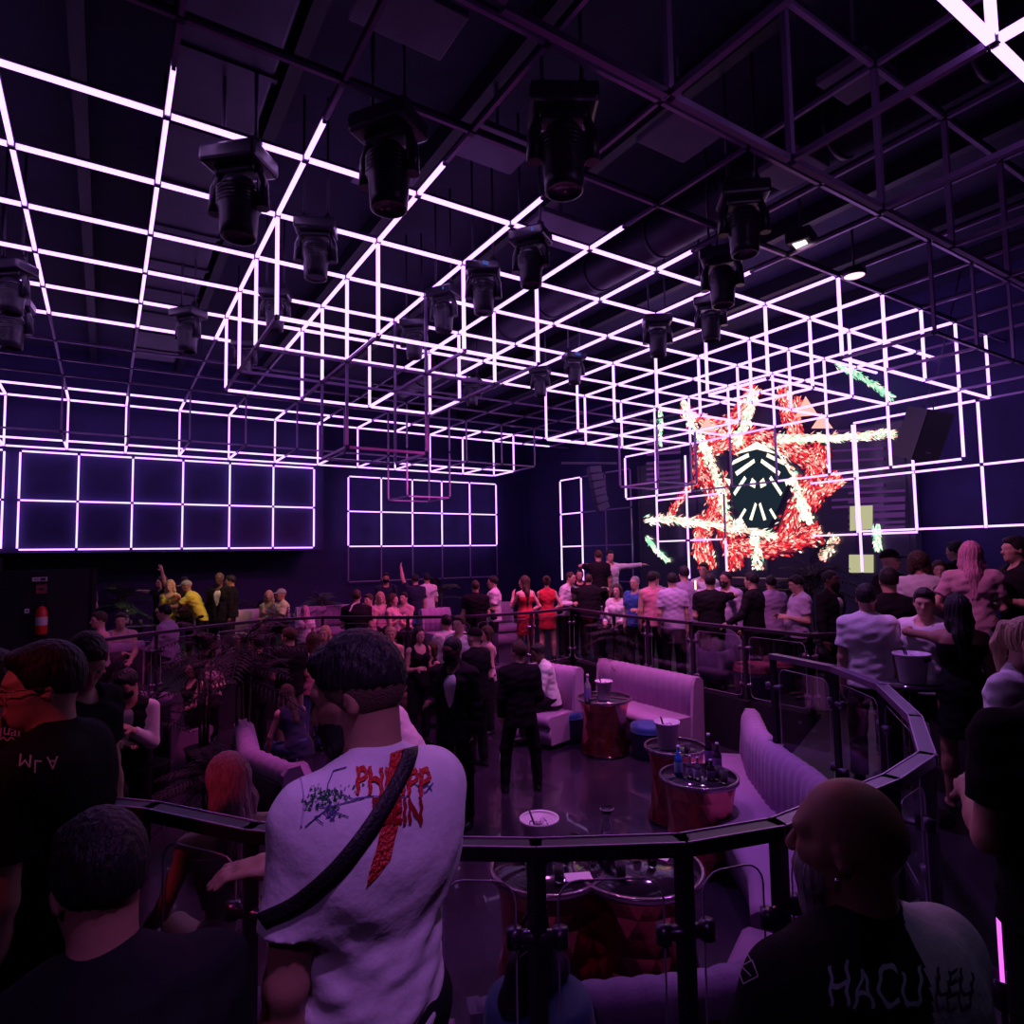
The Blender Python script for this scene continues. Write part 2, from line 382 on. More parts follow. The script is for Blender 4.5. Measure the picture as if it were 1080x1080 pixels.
        if hk == 'fade':   # clipped sides
            S = Solid(); S.ell(hg(0,.014,.022), (.0795,.0995,.097), .01, RH, [(hg(0,-.055,.05), RH@V(0,-1,-.35)), (hg(0,-.01,-.035), RH@V(0,-.45,-1))])
            link('clipped_hair', S.mesh(min(res,.008), 'hair'), mat('stubble_'+skin, tuple(c*.28 for c in SKIN[skin]), rough=.8, bump=.4, bscale=240), root)
    if beard:
        S = Solid(); L = .02 if beard[0] == 'short' else .05
        S.ell(hg(0,-.034,-.062), (.0635,.070,.060), .02, RH, [(hg(0,-.02,-.045), RH@V(0,.55,1)), (hg(0,-.026,-.06), RH@V(0,1,-.25))])
        S.ell(hg(0,-.072,-.10-L*.3), (.036,.030,.022+L), .025, RH)
        S.cap(hg(-.026,-.094,-.056), hg(.026,-.094,-.056), .007, .007, .01)
        S.sub_ell(hg(0,-.104,-.067), (.02,.02,.006), .004, RH)
        S.noise(.002, lambda X, Y, Z: np.sin(X*300)*np.sin(Z*130+Y*200))
        link('beard', S.mesh(min(res,.008), 'beard'), mat('hair_'+beard[1], HAIRC[beard[1]], rough=.55, bump=.7, bscale=26, var=.35, vscale=30, stretch=(3,3,.5)), root)
    if mask:
        S = Solid(); S.ell(hg(0,-.036,-.055), (.067,.078,.060), .02, RH, [(hg(0,-.02,-.02), RH@V(0,.3,1)), (hg(0,-.03,0), RH@V(0,1,0))])
        link('face_mask', S.mesh(min(res,.009), 'mask'), cloth('black', CLOTH['black']), root)
    # clothes
    tk, tc = top; cm = cloth(tc, CLOTH[tc]); R = random.Random(hash(label) % 1000 if False else len(PEOPLE)*7+3)
    ph = R.random()*6
    wr = lambda X, Y, Z: np.sin(Z*46+X*18*np.sin(ph)+Y*20+ph)*np.sin(X*21-Z*17+ph*2)+.6*np.sin(Z*83+X*30+ph)*np.sin(Y*32+X*12)
    wr2 = lambda X, Y, Z: 1.0*np.sin((Z-.25*np.abs(X))*62+6*np.sin(X*9+ph)+Y*14)*(.35+.65*np.sin(X*13+Z*7+ph)**2)*np.clip((1.32-Z)*4,.15,1)+.5*np.sin(Z*120+X*40)*np.sin(X*30-Z*20)*np.clip((1.25-Z)*4,.0,1)
    neck = lambda S, dz=0., r=.074: S.sub_cap(g(0,-.035,.485+dz), g(0,-.10,.60), r, r+.03, .01)
    if tk in ('tee','shirt','jacket','tank','polo','vest'):
        S = Solid(); o = .015 if tk != 'tank' else .010
        if tk in ('tank','vest') or fem: torso(S, o, .05)
        else:
            S.ell(g(0,.002,.33), ((.172*w)+o,.118+o,.165+o), .05, T)
            S.cap(g(0,.006,.02), g(0,.0,.34), .160*w+o, .160*w+o, .05, T, (1,1.30,1))
            S.cap(g(-.125*w,.012,.425), g(.125*w,.012,.425), .064+o, .064+o, .05)
            for sd in (1,-1):
                S.cap(g(sd*.10*w,.014,.445), g(sd*.02,.016,.51), .038+o, .034+o, .05); S.ell(g(sd*.07,-.050,.34), (.085+o,.055+o,.08+o), .06, T); S.ell(g(sd*.080,.064,.355), (.088+o,.054+o,.12+o), .06, T)
            if belly: S.ell(g(0,-.04-belly*.4,.12), (.14+belly*.5+o,.12+belly*.5+o,.16+o), .05, T)
        if tk not in ('tank','vest'):
            for sd in (1,-1): S.ell(A[sd][0], (.068,.066,.070), .04)
        hem = hem if hem is not None else (-.10 if tk != 'jacket' else -.18)
        S.cap(g(0,.004,.12), P+(T@V(0,.004,hem-.04)*.6+V(0,0,hem-.04)*.4), (.140+belly*.4+o)*w, .168*(1 if fem else w)+o+.010, .05, T, (1,1.22,1))
        for sd in (1,-1):
            a, e, k, u, f = A[sd]
            if tk in ('tee','polo'):
                m = a+(e-a)*.66; S.cap(a-u*.01, e, .062, .070, .035, cuts=[(m, u)])
            elif tk in ('shirt','jacket'):
                oo = .012 if tk == 'shirt' else .018
                S.cap(a, e, .056+oo, .046+oo, .035); S.cap(e, k, .046+oo, .032+oo, .02, cuts=[(k-f*.012, f)])
            elif tk in ('tank','vest'): S.sub_cap(a+V(sd*.055,0,.02), a+u*.1+V(sd*.055,0,0), .062, .062, .02)
        S.noise(.0045 if not near else .0052, wr2 if near else wr); neck(S, 0 if tk != 'tank' else -.06, .07 if tk != 'tank' else .085)
        S.cut(P+V(0,0,hem), (0,0,-1), V(-.6,-.6,-1), V(.6,.6,pz-.02))
        if legs in ('stand','wide','step'): pass
        if tk in ('jacket','vest'):
            S.sub_cap(g(.02,-.165,.52), g(0,-.170,-.02), .090, .050, .01)
            U = Solid(); torso(U, .006, .05); U.cap(g(0,-.01,.44), g(0,-.01,.50), .066, .062, .02)
            U.noise(.001, wr); neck(U)
            if tk == 'vest':
                for sd in (1,-1):
                    a, e, k, u, f = A[sd]; U.cap(a, e, .066, .058, .035); U.cap(e, k, .057, .044, .02, cuts=[(k-f*.03, f)])
            U.cut(P+V(0,0,-.05), (0,0,-1))
            link('dress_shirt', U.mesh(res, 'shirt'), cloth('white', CLOTH['white']), root)
        me = S.mesh(res, 'top')
        link({'tee':'tee_shirt','polo':'polo_shirt','shirt':'shirt','jacket':'jacket','tank':'tank_top','vest':'waistcoat'}[tk], me, cm, root)
    elif tk in ('dress','crop'):
        S = Solid(); torso(S, .010, .04)
        if tk == 'dress':
            S.cap(P+V(0,0,.05), P+V(0,0,-.42), .165, .185, .05, None, (1,1.2,1), cuts=[(P+V(0,0,-.36), (0,0,-1))])
        S.noise(.0022, wr); S.cut(g(0,0,.40), T@V(0,.1,1))
        if tk == 'crop': S.cut(g(0,0,.16), T@V(0,0,-1), V(-1,-1,-1), V(1,1,pz+.3))
        else: S.cut(P+V(0,0,-.36), (0,0,-1))
        link('dress' if tk == 'dress' else 'crop_top', S.mesh(res, 'dress'), cm, root)
    if not upper_only and bottom:
        bk, bc = bottom; S = Solid()
        S.ell(P+V(0,.008,-.01), (.176,.124,.12), .04); S.cap(P+V(0,0,.0), P+V(0,0,.08), .140, .130, .04, None, (1,1.2,1), cuts=[(P+V(0,0,.09), (0,0,1))])
        for sd in (1,-1):
            a, b, c = Lg[sd]; q = nrm(c-b)
            if bk == 'shorts': S.cap(a, b, .100, .092, .04, cuts=[(a+(b-a)*.75, b-a)])
            elif bk == 'skirt': pass
            else: S.cap(a, b, .097, .072, .04); S.cap(b, c+q*.02, .072, .056 if bk == 'trousers' else .07, .03, cuts=[(c-q*.01, q)])
        if bk == 'skirt': S.cap(P, P+V(0,0,-.3), .17, .18, .04, None, (1,1.2,1), cuts=[(P+V(0,0,-.28), (0,0,-1))])
        S.noise(.003, lambda X, Y, Z: np.sin(Z*38+X*16+ph)*np.sin(Y*25+X*20+Z*8))
        link(bk if bk != 'skirt' else 'skirt', S.mesh(res, 'bottom'), cloth(bc, CLOTH[bc]), root)
        for sd in (1,-1):
            S = Solid(); c = Lg[sd][2]; S.ell(c+V(0,-.055,-.052), (.044,.130,.036), .02, cuts=[(c+V(0,0,-.075), (0,0,-1))]); S.cap(c+V(0,.01,.0), c+V(0,.0,-.04), .045, .05, .02, cuts=[(c+V(0,0,-.075), (0,0,-1))])
            link('shoe', S.mesh(max(res,.012), 'shoe'), mat('shoe_'+shoes, CLOTH[shoes], rough=.4), root)
    if zf < 0 or seat is None: root.location.z = pos.z-zf*s
    info = dict(root=root, hc=hc, RH=RH, g=g, T=T, P=P, A=A, nb=nb, s=s, me=(me if tk in ('tee','shirt','jacket','tank','polo','vest') else None))
    PEOPLE.append(info); return info
# ================================================================ light tubes and grids
LIT = emis('led_tube_light', (.66,.31,1.0), 2.8)
DIM = mat('tube_off', (.42,.26,.56), rough=.3, metal=.25, spec=.8)  # violet light falling on the unlit tubes is put into their colour
RAIL = mat('grid_rail', (.10,.08,.14), rough=.4, metal=.6)
UNITS = {}
def seg(parent, a, b, lit, w=.031, rail=False):
    """one light tube (or an unlit one) between two grid nodes, with a node gap at both ends"""
    a = Vector(a); b = Vector(b); d = (b-a).normalized(); a = a+d*.028; b = b-d*.028
    key = (round((b-a).length,3), lit, w)
    L = (b-a).length
    bm = bmesh.new(); box(bm, (0,0,0), (w, L, w), mi=0)
    for s in (-1,1): box(bm, (0, s*(L/2+.005), 0), (w*.8, .012, w*.8), mi=1)
    if rail: box(bm, (0,0,w*.5+.014), (w*1.25, L+.05, .024), mi=1)
    if key+(rail,) in UNITS: bm.free(); me = UNITS[key+(rail,)]
    else:
        me = bpy.data.meshes.new('light_tube'); bm.to_mesh(me); bm.free(); UNITS[key+(rail,)] = me
        me.materials.append(LIT if lit else DIM); me.materials.append(RAIL)
    o = bpy.data.objects.new('light_tube' if lit else 'unlit_tube', me); COL.objects.link(o)
    q = d; up = Vector((0,0,1)) if abs(q.z) < .9 else Vector((0,1,0)); s = q.cross(up).normalized(); u = s.cross(q)
    loc = (a+b)/2
    M = Matrix((s, q, u)).transposed().to_4x4()
    par = parent.location
    o.parent = parent; o.matrix_local = Matrix.Translation(loc-par) @ M
    return o
def W(i, j, k): return Vector((i, j, H0-k))
BACK = {6:6.2, 7:7.25, 8:8.3, 9:9.3, 10:10.35}
def yj(j): return BACK.get(j, j)
# ---- main ceiling grid
ceil = empty('ceiling_light_grid', (5,3,H0), 0, 'wide flat ceiling grid of glowing white violet tubes covering the club ceiling', 'light grid')
segs = []
for j in range(-4, 11):
    for i in range(-3, 14):
        if j < -1 and i < 1 : continue
        lit = (0 <= j <= 5 and i <= 12) or (j in (9,10) and i <= 11)
        if j >= 8 and j <= 9: lit = lit and j != 9 or (j == 9)
        segs.append((W(i, yj(j), 0), W(i+1, yj(j), 0), lit, abs(j)+abs(i-3)))
for i in range(-3, 15):
    for j in range(-4, 10):
        if j < -1 and i < 1: continue
        lit = 0 <= j <= 4 and i <= 12
        if i >= 8 and j == -1 and i < 12: lit = True
        if j == -1 and i < 8:      # tube half lit in the picture: short lit length, rest dark
            a, b = W(i, -1, 0), W(i, 0, 0); m = a.lerp(b, .45)
            segs.append((a, m, False, 3)); segs.append((m, b, True, 3)); continue
        if j in (6, 7, 5): lit = False
        if j == 9 and -2 <= i <= 10: lit = True
        segs.append((W(i, yj(j), 0), W(i, yj(j+1), 0), lit, abs(j)+abs(i-3)))
cnt = {True:0, False:0}; extra = {True:[], False:[]}
segs.sort(key=lambda t: (t[0]-CAM).length)
for a, b, lit, _ in segs:
    if cnt[lit] < 99: seg(ceil, a, b, lit, rail=True); cnt[lit] += 1
    else: extra[lit].append((a, b))
for lit in (True, False):
    bm = bmesh.new()
    for a, b in extra[lit]:
        d = (b-a).normalized(); bar(bm, a+d*.03-ceil.location, b-d*.03-ceil.location, .034)
    tag(bobj('light_tube' if lit else 'unlit_tube', bm, LIT if lit else DIM, ceil), kind='stuff')
bm = bmesh.new()
for i in range(-3,14):
    for j in range(-1, 11): box(bm, W(i, yj(j), 0)-ceil.location, (.05,.05,.05))
tag(bobj('corner_joint', bm, RAIL, ceil), kind='stuff')
# ---- dropped cube frames
def frame(x0, x1, y0, y1, k0, k1, label, lit=lambda a, b: True, inner=True, group=None, tw=.031):
    """cube lattice x0..x1, y0..y1 hanging from level k0 to k1: posts around it and the lattice at its bottom"""
    t = empty('cube_light_frame', ((x0+x1)/2, (yj(y0)+yj(y1))/2, H0-k0), 0, label, 'light frame', group)
    for i in range(x0, x1+1):
        for j in range(y0, y1+1):
            edge = i in (x0, x1) or j in (y0, y1)
            for k in range(k0, k1):
                if edge: a, b = (i,j,k), (i,j,k+1); seg(t, W(i,yj(j),k), W(i,yj(j),k+1), lit(a,b), tw)
            if i < x1 and (j in (y0,y1) or inner):
                a, b = (i,j,k1), (i+1,j,k1); seg(t, W(i,yj(j),k1), W(i+1,yj(j),k1), lit(a,b), tw)
            if j < y1 and (i in (x0,x1) or inner):
                a, b = (i,j,k1), (i,j+1,k1); seg(t, W(i,yj(j),k1), W(i,yj(j+1),k1), lit(a,b), tw)
    return t
def litA(a, b):
    if a[2] != b[2]: return True
    if a[1] == b[1]: return a[1] in (1,4)
    return a[0] >= 4 and a[1] >= 3
frame(2,5,1,4,0,1, 'bright three by three cube frame hanging from the left middle of the ceiling grid', litA)
frame(3,4,2,3,0,2, 'dim unlit two storey post frame hanging inside the left cube frame', lambda a,b: a[2] == 0 and b[2] == 1 and a[0] == 3)
frame(-3,10,8,10,0,1, 'long low band of cube frames running across above the back wall grids', lambda a,b: a[1] >= 9 and b[1] >= 9)
frame(6,7,7,8,0,2, 'dim small post frame hanging far back in the middle of the ceiling', lambda a,b: False, group=None)
frame(8,11,0,1,0,1, 'long bright cube frame nearest the video wall, first dropped row', lambda a,b: True)
frame(8,11,2,5,0,1, 'deep lattice of bright cubes hanging in front of the video wall', lambda a,b: a[2]!=b[2] or a[0]>8 or True)
frame(9,10,3,4,1,2, 'dark square frame hanging lowest in front of the video wall', lambda a,b: False)
frame(8,12,-2,-1,0,1, 'half dark cube frame hanging at the right between ceiling and black loudspeaker', lambda a,b: a[1] == -1 and b[1] == -1 and a[2]==b[2] and a[0]>=8 and a[0] < 12 and True or (a[2]!=b[2] and a[1]==-1))
CORN = frame(2,8,-4,-3,0,1, 'big dark cube frame close overhead at the upper right with one bright corner', lambda a,b: a[1] == -4 and b[1] == -4 and ((a[2] == b[2] and a[0] in (3,4)) or (a[2] != b[2] and a[0] == 4)), tw=.036)
# face of tubes standing in front of the screen
t = empty('light_curtain', (11,3,H0-1), 0, 'vertical bright tube lattice hanging just in front of the video wall', 'light frame')
for j in range(-1, 7):
    if j in (-1,0,1,5,6): seg(t, W(11,j,1), W(11,j,2), True)
    else: seg(t, W(11,j,1), W(11,j,2), False)
    if j < 6: seg(t, W(11,j,2), W(11,j+1,2), j not in (2,3)); seg(t, W(11,j,1), W(11,j+1,1), j not in (2,3))
# ---- wall grids
def wallgrid(name, label, org, du, nu, dk, kk, lit, ks=None):
    t = empty(name, org, 0, label, 'light grid')
    for k in kk:
        for i in range(nu+1):
            p = Vector(org)+Vector(du)*i; p.z = H0-k
            if i < nu:
                L = lit(i, k, 'h')
                if L is not None: seg(t, p, p+Vector(du), L)
            if k != kk[-1]:
                L = lit(i, k, 'v')
                if L is not None: seg(t, p, p-Vector((0,0,1)), L)
    return t
wallgrid('wall_light_grid', 'wide bright tube grid on the back wall at the left above the bar alcove', (-.8,11,H0-1), (.982,0,0), 6, 1, [1,2,3], lambda i,k,d: True)
wallgrid('wall_light_grid', 'cut off bright tube grid on the back wall at the far left edge', (-3.02,11,H0-1), (.982,0,0), 2, 1, [1,2,3], lambda i,k,d: True)
wallgrid('wall_light_grid', 'smaller tube grid on the back wall in the middle, dark below', (6.5,12.6,H0-.9), (.985,0,0), 5, 1, [.95,1.95,2.95,3.95], lambda i,k,d: (k < 2.5 if d == 'v' else k < 2.96 and k != 1.95 or k == 1.95 and i < 5) and True)
wallgrid('wall_light_grid', 'two wide bright tube grid on the side wall left of the video wall', (12,8.9,H0-1.2), (0,.98,0), 1, 1, [1.1,2.1,3.05,4.0], lambda i,k,d: True if not (d == 'h' and k == 4.0) else None)
wallgrid('wall_light_grid', 'dark tube grid on the side wall beside the video wall', (12,6.9,H0-1.2), (0,.98,0), 2, 1, [1.1,2.1,3.05,4.0], lambda i,k,d: False if i < 2 else None)
wallgrid('wall_light_grid', 'bright tube grid on the side wall right of the hanging loudspeaker', (12,-2.8,H0-1), (0,.98,0), 4, 1, [1,2,2.95], lambda i,k,d: (i >= 2) if d == 'v' else (i >= 2 or (k > 1.5 and i == 1)))
t = empty('screen_light_grid', (12,5,H0-2), 0, 'thin tubes crossing the lit side parts of the video wall', 'light grid')
for j, k0, k1, L in ((6.0,1,3.4,1),(5.05,1,3,1),(5.05,3,3.9,1),(4.0,2,3,0),(4.0,3,3.75,1),(1.08,1,3.7,1)): seg(t, W(12,j,k0), W(12,j,k1), bool(L))
for j0, j1, k, L in ((6,5.1,2,1),(5,4.05,2,1),(6,5.1,3,1),(5,4.05,3,1),(2,1.1,3,1),(1.05,.1,3,1),(1.05,.1,2,1),(2.0,1.1,2,1)): seg(t, W(12,j1,k), W(12,j0,k), bool(L))
seg(CORN, W(4,-5,1), W(4,-4,1), True, .036); seg(CORN, W(5,-5,0), W(5,-4,0), True, .036)

# ================================================================ room shell
wallm = mat('wall_blue_haze', (.026,.019,.115), rough=.75, bump=.12, bscale=14, var=.25, vscale=2.5)  # blue haze of the room put into the wall colour
darkm = mat('wall_dark', (.012,.010,.022), rough=.7, bump=.1, bscale=20, var=.3, vscale=3)
ceilm = mat('ceiling_blue_haze', (.018,.013,.060), rough=.8, bump=.2, bscale=12, var=.4, vscale=1.5)  # the same blue haze, put into the ceiling colour
floorm = mat('floor_resin', (.030,.022,.045), rough=.22, bump=.05, bscale=50, var=.35, vscale=2.2, coat=.4)
platm = mat('platform_floor', (.018,.015,.026), rough=.4, bump=.08, bscale=40, var=.3, vscale=3)
def struct(name, bm, m): return tag(bobj(name, bm, m), kind='structure')
XL, XR, YF, YB, ZC = -7.0, 12.7, -9.0, 12.9, 6.5
bm = bmesh.new(); box(bm, ((XL+XR)/2, (YF+YB)/2, LOW-.1), (XR-XL+.6, YB-YF+.6, .2)); struct('floor', bm, floorm)
bm = bmesh.new(); box(bm, ((XL+XR)/2, (YF+YB)/2, ZC+.1), (XR-XL+.6, YB-YF+.6, .2)); struct('ceiling', bm, ceilm)
bm = bmesh.new(); box(bm, ((XL+XR)/2, YB+.1, (ZC+LOW)/2), (XR-XL+.6, .2, ZC-LOW)); struct('wall_back', bm, wallm)
bm = bmesh.new(); box(bm, ((XL+XR)/2, YF-.1, (ZC+LOW)/2), (XR-XL+.6, .2, ZC-LOW)); struct('wall_front', bm, darkm)
bm = bmesh.new(); box(bm, (XL-.1, (YF+YB)/2, (ZC+LOW)/2), (.2, YB-YF, ZC-LOW)); struct('wall_left', bm, darkm)
bm = bmesh.new(); box(bm, (XR+.1, (YF+YB)/2, (ZC+LOW)/2), (.2, YB-YF, ZC-LOW)); struct('wall_right', bm, wallm)
# bulkhead over the bar alcove (carries the left wall grid), side panel
bm = bmesh.new(); box(bm, ((XL+5.35)/2, 11.95, (ZC+2.2)/2), (5.35-XL, 1.75, ZC-2.2)); struct('wall_bulkhead', bm, wallm)
bm = bmesh.new(); box(bm, (XL/2-.3, 11.2, .9), (-XL-1.5, .3, 2.4)); struct('wall_alcove', bm, darkm)
# platforms (z = 0): near one, right one, back ones; cut away for the pit
rail_px = [(30,838),(160,850),(265,872),(445,888),(565,890),(720,885),(820,868),(940,820),(978,795),(965,755),(930,722),(880,703),(815,690)]
RP = [at_z(x, y, 1.05) for x, y in rail_px]
FARPX = [(603,641),(560,645),(500,649),(430,650),(340,650),(280,653),(225,659),(165,666),(95,675),(20,690)]
FR = [at_z(x, y, .98) for x, y in FARPX]
far = [Vector((7.95,-.55,0)), Vector((7.95,3.1,0))] + [Vector((p.x,p.y,0)) for p in FR] + [Vector((-2.0,-.4,0))]
pit = [(p.x, p.y) for p in RP] + [(p.x, p.y) for p in far]
bm = bmesh.new()
outer = [(XL,YF),(XR,YF),(XR,YB),(XL,YB)]
def ring_slab(bm, outer, inner, z0, z1):
    vo = [bm.verts.new((*p, z1)) for p in outer]; vi = [bm.verts.new((*p, z1)) for p in inner]
    eo = [bm.edges.new((vo[i], vo[(i+1) % len(vo)])) for i in range(len(vo))]; ei = [bm.edges.new((vi[i], vi[(i+1) % len(vi)])) for i in range(len(vi))]
    bmesh.ops.triangle_fill(bm, edges=eo+ei, use_beauty=True)
    for i in range(len(vi)):
        a, b = vi[i], vi[(i+1) % len(vi)]; c = bm.verts.new((b.co.x, b.co.y, z0)); d = bm.verts.new((a.co.x, a.co.y, z0)); bm.faces.new((a, b, c, d))
    bmesh.ops.remove_doubles(bm, verts=bm.verts[:], dist=1e-4); bmesh.ops.recalc_face_normals(bm, faces=bm.faces[:])
ring_slab(bm, outer, pit, LOW, 0.)
struct('floor_platform', bm, platm)
# higher tier at the far right behind
bm = bmesh.new(); box(bm, (9.9,-3.6,.20), (5.4,3.0,.40)); struct('floor_tier', bm, platm)
# ---- ceiling services
bm = bmesh.new()
for x in np.arange(-6, 12.5, 1.6): box(bm, (x, 2, ZC-.12), (.12, 21, .22))
tag(bobj('ceiling_beam_row', bm, mat('steel_dark', (.02,.016,.035), rough=.5, metal=.3)), kind='structure').name = 'trim_1'
duct = mat('duct_metal', (.05,.035,.08), rough=.45, metal=.5, var=.2)
bm = bmesh.new(); box(bm, (1.4, 2.2, 6.05), (.7, 13, .4), bev=.03)
for y in np.arange(-4, 8.6, 1.0): box(bm, (1.4, y, 6.05), (.74, .05, .44))
tag(bobj('air_duct', bm, duct), 'long square metal air duct above the left part of the ceiling grid', 'duct')
bm = bmesh.new(); tube(bm, [(6.6,-6,6.05),(6.6,3,6.05),(6.6,9,6.05)], .26, 20)
for y in np.arange(-5.5, 9, 1.2): tube(bm, [(6.6,y,6.05),(6.6,y+.05,6.05)], .275, 20)
tag(bobj('air_duct', bm, duct, None, False), 'round metal air duct high above the middle of the ceiling grid', 'duct')
pan = mat('panel_grey', (.16,.10,.22), rough=.6, var=.15)
for n, (x, y, sx, sy, lb) in enumerate(((2.9,.55,.55,.42,'grey acoustic ceiling panel above the left cube frame'),(3.6,-.4,.6,.5,'pale ceiling panel beside the lamp with the blue strip'),(2.35,-1.3,.7,.45,'large dim ceiling panel near the top left of the grid'),(4.9,-1.4,.6,.5,'dim violet ceiling panel in the middle, above the dark frame'),(5.55,-2.6,.45,.4,'square violet ceiling panel beside the close dark frame'),(6.2,-1.6,.5,.5,'dim square ceiling panel right of the lit projector'),(5.0,.5,.9,.6,'wide violet ceiling panel over the bright middle grid'))):
    bm = bmesh.new(); box(bm, (x, y, H0+.42), (sx, sy, .06), bev=.01); box(bm, (x, y, H0+.80), (.03,.03,.7)); tag(bobj('ceiling_panel', bm, pan), lb, 'panel')
# ---- moving head lamps
mh = mat('lamp_black', (.050,.040,.075), rough=.3, spec=.8); mg = mat('lamp_glass', (.12,.09,.16), rough=.08, spec=.9)
def moving_head():
    r = empty('moving_head_lamp', (0,0,0))
    bm = bmesh.new(); box(bm, (0,0,-.06), (.34,.26,.10), bev=.02); box(bm, (.10,0,.02), (.03,.05,.10)); box(bm, (-.10,0,.02), (.03,.05,.10)); bobj('base', bm, mh, r)
    bm = bmesh.new(); box(bm, (0,-.135,-.055), (.16,.012,.035)); bobj('display', bm, emis('lamp_display', (.12,.22,.9), .35), r)
    bm = bmesh.new()
    for s in (-1,1):
        tube(bm, [(s*.05,0,-.10),(s*.12,0,-.13),(s*.145,0,-.20),(s*.145,0,-.35)], [.03,.03,.032,.04], 8)
    box(bm, (0,0,-.125), (.24,.12,.05), bev=.015); bobj('yoke', bm, mh, r)
    bm = bmesh.new(); lathe(bm, [(0,-.17),(.08,-.175),(.105,-.22),(.115,-.32),(.105,-.36),(.10,-.44),(.095,-.50),(.082,-.505),(.080,-.47)], n=20)
    for k in range(5): lathe(bm, [(.112,-.23-k*.022),(.120,-.235-k*.022),(.112,-.24-k*.022)], n=20)
    bobj('lamp_head', bm, mh, r)
    bm = bmesh.new(); lathe(bm, [(0,-.465),(.05,-.468),(.081,-.48)], n=20); bobj('lens', bm, mg, r)
    bm = bmesh.new()
    for s in (-.10,.10): tube(bm, [(s,0,.04),(s,0,1.15)], .012, 6); tube(bm, [(s-.03,0,.04),(s+.03,0,.04)], .02, 8)
    bobj('clamp', bm, RAIL, r)
    return r
lamps = [(252,215,1.25,'black moving head lamp nearest the camera at the upper left of the grid'),(198,362,1.,'black moving head lamp below the left edge of the bright cube frame'),(333,282,1.,'moving head lamp inside the left bright cube frame'),(410,182,1.25,'large dark moving head lamp above the first cross tube'),(594,162,1.25,'large black moving head lamp at the top centre'),(785,248,1.1,'dark moving head lamp beside the lit projector at the upper right'),(560,290,1.,'moving head lamp with blue display in the middle of the ceiling'),(510,320,1.,'moving head lamp left of and behind the centre one, blue display'),(468,343,.95,'small moving head lamp behind the right edge of the bright cube frame'),(437,372,.95,'small moving head lamp hanging in the centre of the stepped frame'),(762,305,1.1,'black moving head lamp above the first posts by the video wall'),(750,350,1.,'moving head lamp directly below another one near the video wall'),(694,367,1.,'moving head lamp left of the video wall under the bright tubes'),(606,402,.9,'small moving head lamp in the middle distance, upper of a pair'),(570,415,.9,'small moving head lamp in the middle distance, lower left of a pair'),(498,425,.9,'small dim moving head lamp far back in the middle'),(290,345,.9,'small moving head lamp glimpsed between the posts of the cube frame'),(12,352,1.1,'moving head lamp cut by the left edge of the picture'),(258,392,.9,'dim moving head lamp below the near corner of the cube frame'),(12,320,1.,'upper dark lamp at the left edge of the picture')]
proto = moving_head(); SPARE = copy_tree(proto)
LAMPS = []
for n, (x, y, s, lb) in enumerate(lamps):
    o = proto if n == 0 else copy_tree(SPARE)
    p = at_z(x, y, H0-.48); o.location = (p.x, p.y, H0-.02-.1*(s-.9)); o.scale = (s*1.12,)*3; o.rotation_euler.z = random.uniform(-.5,.5)-YW
    for ch in list(o.children):
        if ch.name.startswith('display'):
            if 'blue' in lb or n in (6,7,8,13): ch.rotation_euler.z = -o.rotation_euler.z-YW*0
            else: bpy.data.objects.remove(ch)
    tag(o, lb, 'stage lamp', 'moving head lamps under the ceiling grid'); LAMPS.append(o)
for ch in list(SPARE.children)+[SPARE]: bpy.data.objects.remove(ch)
# lit projector and round spot
pr = mat('metal_grey', (.12,.10,.14), rough=.4, metal=.5)
p = at_z(845,252,H0+.1); o = empty('projector', p, .3, 'small lit white projector above the dark grid at the upper right', 'projector')
bm = bmesh.new(); box(bm, (0,0,0), (.30,.26,.14), bev=.02); box(bm, (0,0,.3), (.03,.03,.5)); bobj('housing', bm, pr, o)
bm = bmesh.new(); box(bm, (0,0,-.075), (.2,.13,.012)); bobj('lit_window', bm, emis('warm_white', (1,.85,.75), 1.6), o)
p = at_z(901,290,H0-.05); o = empty('round_spotlight', p, 0, 'round pink lit spotlight under the ceiling above the video wall', 'spotlight')
bm = bmesh.new(); lathe(bm, [(0,.08),(.12,.07),(.13,0),(.12,-.02)], n=20); tube(bm, [(0,0,.08),(0,0,.6)], .012); bobj('housing', bm, pr, o)
bm = bmesh.new(); lathe(bm, [(0,-.01),(.11,-.012)], n=20); bobj('lens', bm, emis('pink_light', (1,.5,.8), 2.), o)
for x, y, lb in ((98,586,'leftmost small downlight under the back bulkhead'),(172,585,'second small downlight from the left under the bulkhead'),(197,588,'third small downlight from the left, close to the second'),(243,585,'fourth small downlight from the left under the bulkhead'),(302,584,'rightmost small downlight under the back bulkhead')):
    r_ = ray(x, y); q_ = (11.6-CAM.y)/r_.y; p = CAM+r_*q_; t_ = empty('downlight', (p.x, 11.6, 2.19), 0, lb, 'downlight', 'downlights under the bulkhead')
    bm = bmesh.new(); lathe(bm, [(.035,0),(.07,0),(.07,-.02),(.035,-.02)], n=14); bobj('rim', bm, pr, t_)
    bm = bmesh.new(); lathe(bm, [(0,-.012),(.045,-.015)], n=14); bobj('bulb', bm, emis('green_white', (.8,1.,.45), 5.), t_)
